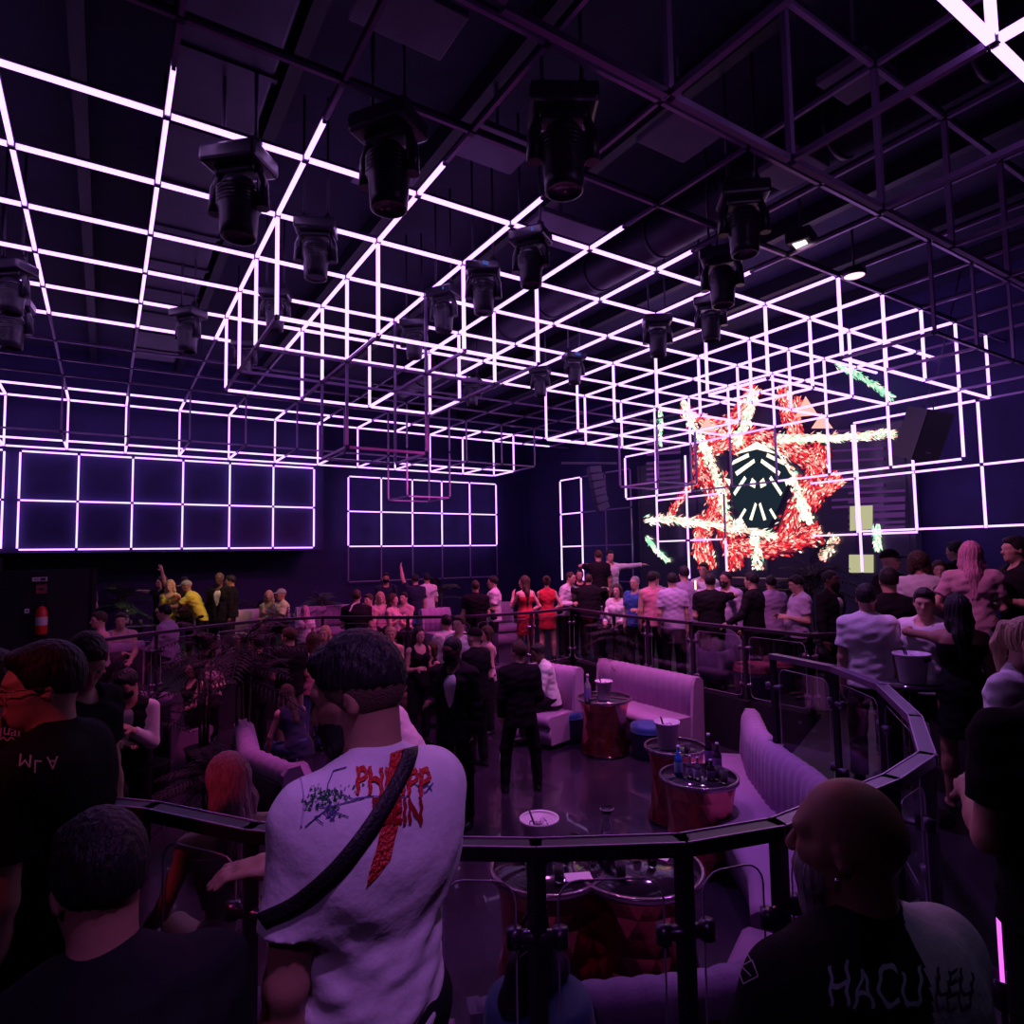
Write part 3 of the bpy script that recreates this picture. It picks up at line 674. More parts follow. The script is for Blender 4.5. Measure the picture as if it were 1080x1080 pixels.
# ---- loudspeakers
spk = mat('speaker_black', (.022,.018,.035), rough=.5, bump=.1, bscale=90); grl = mat('speaker_grille', (.012,.012,.02), rough=.6, bump=.5, bscale=220)
def speaker(loc, rot, s, lb):
    o = empty('hanging_loudspeaker', loc, 0, lb, 'loudspeaker'); o.rotation_euler = rot; o.scale = (s,s,s)
    bm = bmesh.new(); v = [(-.30,-.32),(.30,-.32),(.20,.28),(-.20,.28)]; poly_prism(bm, v, -.48, .48); bobj('cabinet', bm, spk, o)
    bm = bmesh.new(); box(bm, (0,-.325,0), (.56,.02,.90), bev=.01); bobj('grille', bm, grl, o)
    bm = bmesh.new(); box(bm, (0,-.336,-.30), (.10,.006,.03)); bobj('badge', bm, pan, o)
    bm = bmesh.new()
    for s_ in (-1,1): tube(bm, [(s_*.12,.0,.48),(s_*.05,.05,.8),(0,.05,1.1)], .012, 6)
    tube(bm, [(0,.05,1.1),(0,.3,3.0)], .014, 6)
    bobj('bracket', bm, RAIL, o); return o
p = at_d(970, 9.6, 4.0); p = CAM + ray(970,458)*10.2
speaker(p, (.35,.12,-.35), .84, 'large black hanging loudspeaker beside the right end of the video wall')
p = CAM + ray(622,515)*15.5
o = empty('line_array', (p.x,p.y,p.z), -.4, 'slim curved column loudspeaker hanging by the back corner wall', 'loudspeaker')
bm = bmesh.new(); box(bm, (0,0,.62), (1.4,.06,.05)); bobj('hanging_bar', bm, RAIL, o)
for k in range(6):
    bm = bmesh.new(); box(bm, (0,0,0), (.30,.28,.17), bev=.015); q = bobj('cabinet', bm, mat('array_grey',(.12,.09,.2),rough=.5), o); q.location = (.12+.035*k, 0, .45-k*.18); q.rotation_euler.y = -.1-.06*k
# ================================================================ video wall
SX = 12.38
scr = empty('video_wall', (SX, 3.7, 1.7), 0, 'tall lit video wall showing a red and white shard pattern around a dark mask', 'screen')
def sp(x, y, o=0.):
    q = at_x(x, y, SX); return Vector((-o, q.y, q.z))-Vector((0, 3.7, 1.7))
bm = bmesh.new(); box(bm, (.12,0,.25), (.2, 6.7, 4.6)); 
for j in range(8): box(bm, (.0, -3.25+j*.93, .25), (.02,.012,4.6))
for k in range(6): box(bm, (.0, 0, -1.9+k*.86), (.02,6.7,.012))
bobj('screen_cabinet', bm, mat('screen_dark', (.012,.010,.025), rough=.3, emit=(.10,.05,.22), es=.06), scr)
cols = dict(red=emis('px_red',(.95,.035,.045),1.25), dred=emis('px_dark_red',(.45,.02,.05),.8), cream=emis('px_cream',(1,.86,.66),1.7), pinkw=emis('px_pink',(1,.42,.36),1.35), green=emis('px_green',(.35,.85,.55),1.1), dk=emis('px_dark',(.012,.022,.035),1.), gold=emis('px_gold',(.62,.60,.34),.8), violet=emis('px_violet',(.22,.06,.36),.35))
names = list(cols); rs = random.Random(3)
bm = bmesh.new()
def quad(pts, c, lay):
    vs = [bm.verts.new(sp(x, y, .012+.004*lay)) for x, y in pts]
    f = bm.faces.new(vs); f.material_index = names.index(c)
def stroke(path, w, pal, n, lay=1, ln=9, wd=2.2, tw=.5):
    n = int(n*3.2); ln *= .50; wd *= .56
    if 'red' in pal:
        for a, b in zip(path, path[1:]):
            L_ = math.dist(a, b)+1e-6; nx, ny = -(b[1]-a[1])/L_*w*.75, (b[0]-a[0])/L_*w*.75
            quad([(a[0]+nx,a[1]+ny),(b[0]+nx,b[1]+ny),(b[0]-nx,b[1]-ny),(a[0]-nx,a[1]-ny)], 'dred', 0)
    """a band of small lit shards along a path of the pattern"""
    L = [math.dist(path[i][:2], path[i+1][:2]) for i in range(len(path)-1)]; T = sum(L)
    for _ in range(n):
        t = rs.random()*T; i = 0
        while t > L[i]: t -= L[i]; i += 1
        u = t/L[i]; a, b = path[i], path[i+1]; x = a[0]+(b[0]-a[0])*u; y = a[1]+(b[1]-a[1])*u
        an = math.atan2(b[1]-a[1], b[0]-a[0]); o = rs.gauss(0, .42)*w; o = max(-w, min(w, o)); x -= math.sin(an)*o; y += math.cos(an)*o
        an += rs.uniform(-tw, tw)+(o/w)*.5; l = ln*rs.uniform(.5, 1.2); d = wd*rs.uniform(.6, 1.3); ca, sa = math.cos(an), math.sin(an)
        quad([(x-ca*l, y-sa*l), (x+sa*d, y-ca*d), (x+ca*l, y+sa*l), (x-sa*d, y+ca*d)], rs.choice(pal), lay+rs.randint(0, 3))
RED = ['red']*5+['dred']*3+['pinkw']*3+['cream']; CRM = ['cream']*5+['green']+['pinkw']; GRN = ['green']*3+['cream']*2
for x, y, w, h in ((905,500,55,90),(925,540,60,40),(700,490,36,60)):
    for k in range(9): yy = y-h/2+k*h/9+rs.uniform(-2,2); quad([(x-w/2, yy), (x+w/2, yy-3), (x+w/2, yy), (x-w/2, yy+2.5)], 'violet', 0)
for path, w in (([(797,408),(785,432),(762,455),(742,470)],11),([(742,470),(738,490),(752,520),(762,552),(778,600)],11),([(706,545),(722,520),(742,500)],4),([(748,600),(742,560),(760,528),(772,500)],10),
                ([(770,470),(800,458),(840,476),(868,492)],12),([(826,408),(832,440),(846,470)],9),([(868,470),(858,505),(840,535),(828,568)],13),([(885,500),(866,520),(846,545)],8),
                ([(770,575),(800,580),(835,572),(866,560)],13),([(720,432),(748,446),(770,452)],7),([(740,545),(735,580),(745,600)],6),([(872,520),(890,507)],4),([(752,475),(775,462),(790,480)],9),([(842,448),(842,420)],4)):
    stroke(path, w, RED, int(w*18), 1, 6, 1.6)
stroke([(683,549),(705,547),(735,552),(775,556),(820,566)], 5, CRM, 170, 4, 8, 1.3)
stroke([(684,567),(692,580),(706,592)], 3, GRN, 60, 4, 6, 1.2)
stroke([(820,464),(850,462),(880,462),(912,460),(945,457)], 5, CRM, 210, 4, 8, 1.3)
stroke([(884,385),(900,392),(915,402),(944,420)], 4.5, ['green']*4+['cream'], 90, 4, 7, 1.2)
stroke([(925,555),(927,580)], 5, GRN, 50, 4, 7, 1.3)
stroke([(697,428),(698,470)], 3, GRN, 40, 4, 5, 1.2); stroke([(722,424),(732,450),(748,480),(762,520),(768,548)], 6, CRM, 150, 5, 6, 2.2)
stroke([(797,412),(790,440),(778,468)], 6, CRM, 90, 5, 7, 2.4); stroke([(805,470),(822,480),(838,505),(850,548)], 7, CRM, 90, 5, 6, 2.4)
stroke([(772,560),(788,545),(800,575),(800,600)], 6, CRM, 70, 5, 6, 2.4); stroke([(845,528),(856,552)], 6, ['cream'], 30, 5, 6, 2.6); stroke([(868,590),(882,565)], 7, ['cream','gold','pinkw'], 40, 5, 5, 2.2)
for tri in (((738,455),(747,440),(757,456)),((840,440),(851,418),(864,438)),((857,452),(868,436),(880,452))): quad(list(tri), 'pinkw', 8)
# dark mask in the centre
for P_, c in (([(766,505),(783,477),(800,468),(820,475),(836,502),(824,532),(811,557),(790,557),(777,534)],'dk'),):
    quad(P_, c, 10)
quad([(775,480),(800,466),(824,480),(800,474)], 'cream', 11)
for m in (1,-1):
    g = lambda x, y: (801+m*x, y)
    for P_ in ([(4,484),(24,498),(22,502),(3,488)],[(10,478),(26,486),(28,491),(9,482)],[(14,502),(26,520),(24,523),(12,505)],[(3,530),(9,548),(6,549),(1,532)],[(14,536),(20,546),(18,548),(12,538)],[(2,508),(6,504),(9,512),(3,515)],[(28,506),(36,504),(30,513)]):
        quad([g(*q) for q in P_], 'cream', 11)
quad([(897,534),(921,533),(921,558),(897,560)], 'gold', 2); quad([(896,585),(922,585),(922,604),(896,604)], 'gold', 2)
bobj('lit_image', bm, [cols[k] for k in names], scr)
# dj booth in front of it
o = empty('dj_booth', (11.3,2.9,0), 0, 'dark booth with glossy top standing below the video wall', 'booth')
bm = bmesh.new(); box(bm, (0,0,.62), (.8,2.0,1.24), bev=.02); bobj('cabinet', bm, darkm, o)
bm = bmesh.new(); box(bm, (0,0,1.28), (.9,2.2,.06), bev=.01); bobj('top', bm, mat('gloss_black',(.02,.03,.035),rough=.1), o)
for y in (-.5,.2):
    bm = bmesh.new(); box(bm, (.05,y,1.40), (.35,.5,.16), bev=.02); bobj('mixer', bm, mh, o)

# ================================================================ railings with glass
steel = mat('rail_steel', (.16,.12,.20), rough=.28, metal=.85); rblack = mat('rail_black', (.030,.022,.040), rough=.38, metal=.2)
glass = bpy.data.materials.new('rail_glass'); glass.use_nodes = True
nt = glass.node_tree; nt.nodes.clear(); o_ = nt.nodes.new('ShaderNodeOutputMaterial'); mx = nt.nodes.new('ShaderNodeMixShader'); tr = nt.nodes.new('ShaderNodeBsdfTransparent'); gl = nt.nodes.new('ShaderNodeBsdfGlossy'); fr = nt.nodes.new('ShaderNodeFresnel')
tr.inputs[0].default_value = (.93,.93,.95,1); gl.inputs['Roughness'].default_value = .03; gl.inputs[0].default_value = (.8,.7,.9,1); fr.inputs[0].default_value = 1.35
mx.inputs[0].default_value = .06; nt.links.new(tr.outputs[0], mx.inputs[1]); nt.links.new(gl.outputs[0], mx.inputs[2]); nt.links.new(mx.outputs[0], o_.inputs[0])
edge = mat('glass_edge', (.62,.50,.72), rough=.2, metal=.3)
RAILM = [None]
def railing(pts, label, h=1.05, z0=0., posts=None, top_r=(.075,.045), floor_cap=None, panels=True):
    pts = [Vector((p[0], p[1], 0)) for p in pts]; t = empty('railing', (pts[0].x, pts[0].y, z0), 0, label, 'railing'); o = t.location
    bm = bmesh.new()
    for a, b in zip(pts, pts[1:]):
        d = (b-a).normalized()*.02; bar(bm, a-d-o+Vector((0,0,z0+h-.02)), b+d-o+Vector((0,0,z0+h-.02)), *top_r)
    bobj('handrail', bm, RAILM[0] or rblack, t)
    bm = bmesh.new()
    for a, b in zip(pts, pts[1:]):
        n = (b-a).normalized().cross(Vector((0,0,1)))*.034
        for s in (-1,1): bar(bm, a+n*s-o+Vector((0,0,z0+h+.003)), b+n*s-o+Vector((0,0,z0+h+.003)), .006, .006)
    bobj('handrail_highlight', bm, mat('rail_highlight', (.55,.34,.66), rough=.35, metal=.5), t)  # lilac highlights on the rail's top edges, put in as coloured strips
    for i, p in enumerate(pts):
        if posts is not None and i not in posts: continue
        q = p-o
        bm = bmesh.new(); box(bm, q+Vector((0,0,z0+h/2-.02)), (.045,.045,h-.05)); box(bm, q+Vector((0,0,z0+.01)), (.12,.12,.02), bev=.004); bobj('post', bm, rblack, t)
        dd = (pts[min(i+1,len(pts)-1)]-pts[max(i-1,0)]).normalized()
        for zz in (h*.72, h*.22):
            bm = bmesh.new(); tube(bm, [q-dd*.085+Vector((0,0,z0+zz)), q+dd*.085+Vector((0,0,z0+zz))], .024, 10)
            for s in (-1,1): lathe(bm, [(0,.03),(.026,.028),(.028,-.028),(0,-.03)], q+dd*.075*s+Vector((0,0,z0+zz)), 10)
            bobj('glass_clamp', bm, steel, t)
    if panels:
        for a, b in zip(pts, pts[1:]):
            L = (b-a).length
            if L < .2: continue
            d = (b-a)/L; A = a+d*.07-o; LL = L-.14; zb, zt, r = z0+.06, z0+h-.12, .07
            prof = []
            for cx, cz, a0 in ((r,zb+r,180),(LL-r,zb+r,270),(LL-r,zt-r,0),(r,zt-r,90)):
                for k in range(5): an = math.radians(a0+k*22.5); prof.append((cx+r*math.cos(an), cz+r*math.sin(an)))
            n = d.cross(Vector((0,0,1)))*.005
            bm = bmesh.new(); f1 = [bm.verts.new(A+d*u+Vector((0,0,w_))+n) for u, w_ in prof]; f2 = [bm.verts.new(A+d*u+Vector((0,0,w_))-n) for u, w_ in prof]
            bm.faces.new(f1); bm.faces.new(f2[::-1]); bobj('glass_panel', bm, glass, t)
            bm = bmesh.new(); tube(bm, [A+d*u+Vector((0,0,w_)) for u, w_ in prof], .0035, 5, closed=True); bobj('glass_rim', bm, edge, t)
    return t
def dens(pts, m=1.1):
    out = [Vector(pts[0])]
    for a, b in zip(pts, pts[1:]):
        a, b = Vector(a), Vector(b); n = max(1, round((b-a).length/m))
        for k in range(1, n+1): out.append(a.lerp(b, k/n))
    return out
r3 = [(p.x, p.y, 0) for p in RP]
railing(r3[0:7], 'black handrail with glass panels running across the foreground behind the white shirt man', posts=(0,2,4,5))
RAILM[0] = mat('rail_lilac_sheen', (.20,.13,.26), rough=.34, metal=.6)  # lilac sheen of the curved rail put into its colour
railing(r3[6:], 'curved handrail coloured with violet sheen, glass sweeping around the right booth', posts=(0,1,2,3,4,5,6))
RAILM[0] = None
U2 = [(7.95,-.45,0),(7.95,.5,0),(7.95,1.4,0),(7.95,2.3,0),(7.95,3.1,0),(FR[0].x,FR[0].y,0)]
railing(U2, 'straight dark glass railing on the platform behind the tufted bench', h=.98)
railing([(7.95,-.45,0),(8.9,-.95,0)], 'short dark railing return beside the man in the light shirt', h=.98)
f3 = [(p.x,p.y,0) for p in FR]
railing(f3[0:3], 'dark railing in front of the two people in red at the centre', h=.98)
railing(dens(f3[2:7], 1.3), 'long far railing across the back of the dance floor', h=.98)
railing(dens(f3[6:], 1.3), 'far left railing beside the lilac bench and waiter', h=.98)
railing([(10.9,-1.2,0),(9.2,-1.9,0),(7.6,-2.6,0)], 'dark handrail at the right behind the two men in white shirts', h=1.0, panels=False)

# ================================================================ upholstery
up = mat('upholstery', (.42,.24,.46), rough=.75, bump=.15, bscale=60, var=.1, sheen=.3); upd = mat('upholstery_dark', (.030,.022,.04), rough=.6); seam = mat('upholstery_seam', (.42,.26,.46), rough=.8)
def bench(path, label, name='tufted_bench', depth=.62, sh=.45, bh=.95, side=1, ch=.125, arm=True, backdark=True):
    """path: line of the backrest on the dance floor; seat lies to the 'side' of it"""
    P = dens(path, ch); o = P[0].copy(); o.z = LOW; t = empty(name, o, 0, label, 'bench'); N = []
    for i, p in enumerate(P):
        d = (P[min(i+1,len(P)-1)]-P[max(i-1,0)]).normalized(); N.append(Vector((-d.y, d.x, 0))*side)
    def sweep(prof, nm, m, tuft=0., dz=0):
        bm = bmesh.new(); rings = []; M = 4 if tuft else 1
        for i in range(len(P)-1):
            for k in range(M):
                u = k/M; p = P[i].lerp(P[i+1], u); n = N[i].lerp(N[i+1], u).normalized(); q = tuft*abs(math.sin(PI*u)) if tuft else 0
                rings.append([bm.verts.new(Vector((p.x, p.y, 0))+n*(a+q*w_)-Vector((o.x,o.y,0))+Vector((0,0,z+q*w2))) for a, z, w_, w2 in prof])
        p = P[-1]; rings.append([bm.verts.new(Vector((p.x, p.y, 0))+N[-1]*a-Vector((o.x,o.y,0))+Vector((0,0,z))) for a, z, w_, w2 in prof])
        for A, B in zip(rings, rings[1:]):
            for k in range(len(prof)): f = bm.faces.new((A[k], A[(k+1) % len(prof)], B[(k+1) % len(prof)], B[k])); f.smooth = True
        bm.faces.new(rings[0]); bm.faces.new(rings[-1][::-1]); bmesh.ops.recalc_face_normals(bm, faces=bm.faces[:])
        return bobj(nm, bm, m, t)
    sweep([(.10,sh-.02,1,0),(.085,bh-.14,1,0),(.07,bh-.06,1,.3),(.02,bh,.3,.4),(-.05,bh,-.3,.4),(-.10,bh-.05,-.6,.3),(-.10,bh-.12,0,0),(-.02,sh,0,0)], 'tufted_back', up, .016)
    sweep([(-.02,sh,0,0),(-.10,bh-.12,0,0),(-.12,bh-.14,0,0),(-.12,.04,0,0),(.06,.04,0,0),(.06,sh,0,0)], 'back_shell', upd if backdark else up)
    sweep([(.05,sh-.14,0,0),(depth,sh-.14,0,0),(depth+.03,sh-.10,0,0),(depth+.03,sh-.03,0,0),(depth-.01,sh,0,0),(.07,sh+.005,0,0)], 'seat_cushion', up)
    sweep([(0,.07,0,0),(depth-.02,.07,0,0),(depth-.02,sh-.14,0,0),(0,sh-.14,0,0)], 'base', seam)
    if arm:
        for i in (0, -1):
            n = N[i]; p = P[i]; d = (P[1]-P[0]).normalized() if i == 0 else (P[-2]-P[-1]).normalized()
            bm = bmesh.new(); q = Vector((p.x-o.x, p.y-o.y, 0))
            pr_ = [(-.10,.04),(.15,.04),(.12,sh),(.085,bh-.10),(.04,bh),(-.06,bh),(-.11,bh-.05)]
            v1 = [bm.verts.new(q+n*a+Vector((0,0,z))-d*.03) for a, z in pr_]; v2 = [bm.verts.new(q+n*a+Vector((0,0,z))+d*.02) for a, z in pr_]
            bm.faces.new(v1); bm.faces.new(v2[::-1])
            for k in range(len(pr_)): bm.faces.new((v1[k], v1[(k+1)%len(pr_)], v2[(k+1)%len(pr_)], v2[k]))
            bmesh.ops.recalc_face_normals(bm, faces=bm.faces[:]); bobj('end_panel', bm, up, t)
    return t
bench([(7.62,3.05,0),(7.60,1.05,0)], 'straight lilac channel tufted bench with open seat in front of the platform railing', side=-1, bh=.97)
bench([(6.75,-.45,0),(6.2,-.95,0),(5.75,-1.5,0),(5.45,-2.0,0),(5.05,-2.5,0),(4.55,-2.9,0)], 'long curved lilac tufted bench below the violet handrail at the right', side=-1, bh=.95)
bench([(4.25,-3.05,0),(3.75,-3.28,0),(3.3,-3.33,0),(2.75,-3.15,0),(2.35,-2.95,0),(1.95,-2.8,0)], 'nearest curved bench seen from behind below the foreground glass', side=-1, bh=.95)
bench([(1.82,-2.68,0),(1.45,-2.42,0),(1.1,-2.12,0)], 'lilac bench seat partly hidden behind the white shirt man', side=-1, bh=.95)
bench([(2.0,2.35,0),(1.85,1.2,0),(2.05,.45,0)], 'lilac bench with tall rolled back left of the main man, jacket on its seat', side=1, bh=.98)
LOWs = LOW; LOW = 0.0; bench([tuple(at_d(62,8.9,0)),tuple(at_d(150,9.7,0))], 'lilac bench along the far left railing', side=1, bh=.80); LOW = LOWs
bench([(.9,4.9,0),(1.5,4.2,0)], 'lilac bench back behind the waiter', side=1, bh=1.0)
bench([tuple(at_d(540,9.75,0)),tuple(at_d(575,9.75,0)),tuple(at_d(606,9.35,0))], 'small curved lilac bench behind the seated man in the white shirt', side=-1, bh=1.05)
for x0, x1, y_, lb in ((2.3,3.7,9.6,'pale bench on the back platform left of centre'),(4.3,5.8,9.4,'pale bench on the back platform beneath the small group'),(7.6,8.6,7.4,'striped pale bench behind the man in the white tee'),(6.2,6.8,7.0,'pale bench by the railing at the back centre')):
    LOWs = LOW; LOW = 0.0; bench([(x0,y_,0),(x1,y_,0)], lb, side=-1, bh=.92); LOW = LOWs
# jacket on bench
S = Solid(); S.cap((0,0,0),(.25,.35,0),.08,.06); S.ell((.1,.2,.02),(.2,.22,.05)); S.noise(.012, lambda X,Y,Z: np.sin(X*40+Y*10)*np.sin(Y*35))
o = link('jacket', S.mesh(.012,'jacket'), cloth('rose', CLOTH['rose'])); o.location = (2.35,.75,LOW+.50); tag(o, 'crumpled pink jacket lying on the left bench seat', 'jacket')

# ================================================================ tables, stools
cop = mat('hammered_copper', (.72,.22,.20), rough=.24, metal=1., bump=.25, bscale=9); topm = mat('table_top', (.030,.022,.035), rough=.12, coat=.5); topg = mat('table_rim', (.40,.28,.36), rough=.2, metal=.8)
def table(x, y, r, h, label, facets=10):
    t = empty('drum_table', (x, y, LOW), 0, label, 'table')
    bm = bmesh.new(); rr = random.Random(int(x*100+y*10)); rows = 6; n = facets*2
    rings = []
    for j in range(rows+1):
        z = .03+(h-.07)*j/rows; wst = 1-.12*math.sin(PI*j/rows)
        rings.append([bm.verts.new((r*.93*wst*(1+rr.uniform(-.05,.05))*math.cos(2*PI*(k+.5*(j%2))/n), r*.93*wst*(1+rr.uniform(-.05,.05))*math.sin(2*PI*(k+.5*(j%2))/n), z)) for k in range(n)])
    for j in range(rows):
        A, B = rings[j], rings[j+1]
        for k in range(n):
            if j % 2 == 0: bm.faces.new((A[k], A[(k+1)%n], B[k])); bm.faces.new((A[(k+1)%n], B[(k+1)%n], B[k]))
            else: bm.faces.new((A[k], A[(k+1)%n], B[(k+1)%n])); bm.faces.new((A[k], B[(k+1)%n], B[k]))
    bm.faces.new(rings[0][::-1]); bm.faces.new(rings[-1]); bobj('drum', bm, cop, t)
    bm = bmesh.new(); lathe(bm, [(0,h-.035),(r,h-.035),(r,h-.005),(0,h-.004)], n=36); bobj('top', bm, topm, t)
    bm = bmesh.new(); lathe(bm, [(r,h-.04),(r+.012,h-.035),(r+.012,h),(r-.012,h+.004),(r-.012,h-.004)], n=36); bobj('rim', bm, topg, t)
    bm = bmesh.new(); lathe(bm, [(0,0),(r*.9,0),(r*.9,.03),(0,.03)], n=30); bobj('foot', bm, topm, t)
    return t
TH = .74
TZ = LOW+TH
def tp(x, y, z=TZ): p = at_z(x, y, z); return p
ta = tp(637,735); table(ta.x, ta.y, .36, TH, 'faceted copper drum table with vodka bottle and bucket left of the straight bench')
tb = tp(712,786); table(tb.x, tb.y, .30, TH, 'copper drum table under the ice bucket in front of the bench')
tc_ = tp(738,815); table(tc_.x-.05, tc_.y-.03, .33, TH, 'copper drum table crowded with bottles beside the long curved bench')
td = tp(578,912); table(td.x, td.y, .36, TH, 'copper drum table with the nearest ice bucket, behind the foreground glass')
te = tp(672,912); table(te.x, te.y, .40, TH, 'copper drum table with mixers and glasses seen through the foreground glass')
tf = tp(462,742); 
def stool(x, y, label, m=None, r=.24, h=.44, z=LOW):
    t = empty('pouf_stool', (x, y, z), 0, label, 'stool'); m = m or mat('blue_velvet', (.010,.07,.30), rough=.6, sheen=.5)
    bm = bmesh.new(); lathe(bm, [(0,h),(r*.7,h),(r*.95,h-.015),(r,h-.05),(r,h-.10)], n=28); bobj('seat', bm, m, t)
    bm = bmesh.new(); lathe(bm, [(r,h-.10),(r*.96,.03),(r*.9,0),(0,0)], n=28, fr=lambda a, z: 1+.012*math.sin(a*14)); bobj('body', bm, mat('navy_velvet',(.008,.012,.05),rough=.7), t)
    bm = bmesh.new(); tube(bm, [(r*1.0*math.cos(k*PI/12), r*1.0*math.sin(k*PI/12), h-.10) for k in range(24)], .008, 6, closed=True); bobj('piping', bm, m, t); return t
for x, y, lb in ((598,748,'blue topped pouf left of the copper table'),(684,762,'blue topped pouf between copper table and straight bench')):
    p = at_z(x, y, LOW+.44); stool(p.x, p.y, lb)
p = at_z(568,1062,.36); stool(p.x, p.y, 'bright blue round stool at the bottom centre under a black bag', r=.20, h=.40, z=0)
o = empty('hand_bag', (p.x, p.y+.02, .40), .3, 'black leather bag standing on the bright blue stool', 'bag')
S = Solid(); S.ell((0,0,.10),(.15,.07,.11),.03); S.cap((-.12,0,.03),(.12,0,.03),.06,.06,.03); bl = mat('black_leather',(.012,.010,.014),rough=.35,bump=.2)
link('bag_body', S.mesh(.01,'bag'), bl, o)
bm = bmesh.new(); tube(bm, [(-.08,0,.18),(-.07,0,.27),(0,0,.31),(.07,0,.27),(.08,0,.18)], .009, 8); bobj('handle', bm, bl, o)
bm = bmesh.new(); tube(bm, [(-.12,-.03,.19),(0,-.05,.20),(.12,-.03,.19)], .004, 6); bobj('zip', bm, steel, o)
# round armchairs / red poufs on right platform
for x, d, lb, m in ((752,9.6,'dark violet round backed armchair on the platform behind the railing','upholstery_dark'),):
    p = at_d(x, d, 0); t = empty('tub_chair', (p.x, p.y, 0), 0, lb, 'armchair')
    S = Solid(); S.ell((0,0,.45),(.42,.42,.45),.03); S.sub_ell((-.15,-.1,.95),(.33,.33,.50),.03); S.cut((0,0,.02),(0,0,-1)); link('shell', S.mesh(.02,'c'), mat('velvet_dusk',(.14,.08,.22),rough=.8,sheen=.4), t)
    bm = bmesh.new(); lathe(bm, [(0,.50),(.24,.49),(.28,.45),(.27,.3)], (-.1,-.08,0), 20); bobj('cushion', bm, mat('velvet_dusk',(0,0,0)), t)
for x, d, lb in ((790,8.9,'maroon upholstered pouf left of its pair behind the railing'),(815,9.3,'maroon upholstered pouf right of its pair behind the railing')):
    p = at_d(x, d, 0); stool(p.x, p.y, lb, mat('maroon_velvet',(.20,.03,.08),rough=.7), .27, .46, 0)
# tall drinks tables on right platform
def cocktail(x, y, z, label, h=1.05, r=.3):
    t = empty('cocktail_table', (x, y, z), 0, label, 'table')
    bm = bmesh.new(); lathe(bm, [(0,h-.03),(r,h-.03),(r,h),(0,h)], n=28); bobj('top', bm, topm, t)
    bm = bmesh.new(); tube(bm, [(0,0,.02),(0,0,h-.03)], .03, 10); bobj('pole', bm, rblack, t)
    bm = bmesh.new(); lathe(bm, [(0,0),(.22,0),(.21,.02),(.04,.035),(0,.035)], n=24); bobj('base', bm, rblack, t); return t
# ================================================================ small things on tables
glassm = mat('clear_glass', (.9,.88,.95), rough=.03, trans=.9, spec=.7); ice = mat('bucket_plastic', (.80,.70,.84), rough=.4, emit=(.5,.3,.6), es=.0)
def bucket(p, label, r=.11, h=.24, item='tongs', cutout=False):
    t = empty('ice_bucket', p, 0, label, 'ice bucket')
    bm = bmesh.new(); lathe(bm, [(0,0),(r*.72,0),(r*.76,.01),(r,h),(r+.012,h+.003),(r+.012,h-.015),(r-.004,h-.01),(r*.72,.02),(0,.015)], n=28, fr=lambda a, z: 1+(.05*max(0, math.cos(a)) if z > h*.9 else 0)); bobj('pail', bm, ice, t)
    bm = bmesh.new(); tube(bm, [(r*.2,0,.06),(-r*.5,.02,h+.05)], .006, 6); tube(bm, [(r*.2,.02,.06),(-r*.4,.04,h+.05)], .006, 6); bobj(item, bm, mat('tong_dark',(.05,.04,.06),rough=.3,metal=.7), t)
    if cutout:
        bm = bmesh.new(); box(bm, (0,-r*1.0,h-.04), (.09,.02,.025), bev=.008); bobj('handle_slot', bm, rblack, t)
    rr = random.Random(5); bm = bmesh.new()
    for k in range(9): box(bm, (rr.uniform(-.05,.05), rr.uniform(-.05,.05), h-.05+rr.uniform(-.01,.015)), (.03,.03,.03), Matrix.Rotation(rr.random()*3, 3, 'X'))
    tag(bobj('ice', bm, glassm, t), kind='stuff'); return t
def bottle(p, label, col=(.8,.78,.9), h=.30, r=.038, lab=(.3,.15,.45), cap=(.7,.6,.75), solid=False):
    t = empty('bottle', p, 0, label, 'bottle')
    k = 'bottle_%.2f_%.2f_%.2f' % col
    m = mat(k, col, rough=.08, trans=0. if solid else .7, spec=.7)
    bm = bmesh.new(); lathe(bm, [(0,0),(r,0),(r,h*.55),(r*.85,h*.63),(r*.36,h*.74),(r*.34,h*.93),(0,h*.93)], n=18); bobj('body', bm, m, t)
    bm = bmesh.new(); lathe(bm, [(r*1.02,h*.14),(r*1.03,h*.15),(r*1.03,h*.46),(r*1.02,h*.47)], n=18); bobj('paper_label', bm, mat('lab_%.2f%.2f'%lab[:2], lab, rough=.5), t)
    bm = bmesh.new(); lathe(bm, [(0,h),(r*.42,h),(r*.44,h*.91),(0,h*.91)], n=12); bobj('cap', bm, mat('cap_%.2f%.2f'%cap[:2], cap, rough=.35), t); return t
def glass_(p, label, h=.11, r=.033, stem=False, straw=False):
    t = empty('drinking_glass', p, 0, label, 'glass')
    bm = bmesh.new()
    if stem: lathe(bm, [(0,0),(r*.9,0),(.006,.006),(.005,h*.5),(r*.6,h*.6),(r,h*.8),(r*.85,h),(r*.8,h),(r*.9,h*.8),(0,h*.56)], n=16)
    else: lathe(bm, [(0,0),(r*.85,0),(r,h),(r*.93,h),(r*.78,.012),(0,.012)], n=16)
    bobj('bowl', bm, glassm, t)
    bm = bmesh.new(); lathe(bm, [(0,.014),(r*.76,.014),(r*.86,h*.6),(0,h*.6)] if not stem else [(0,h*.6),(r*.5,h*.61),(r*.8,h*.78),(0,h*.78)], n=14); bobj('drink', bm, mat('drink_pink',(.55,.12,.25),rough=.1,trans=.5), t)
    return t
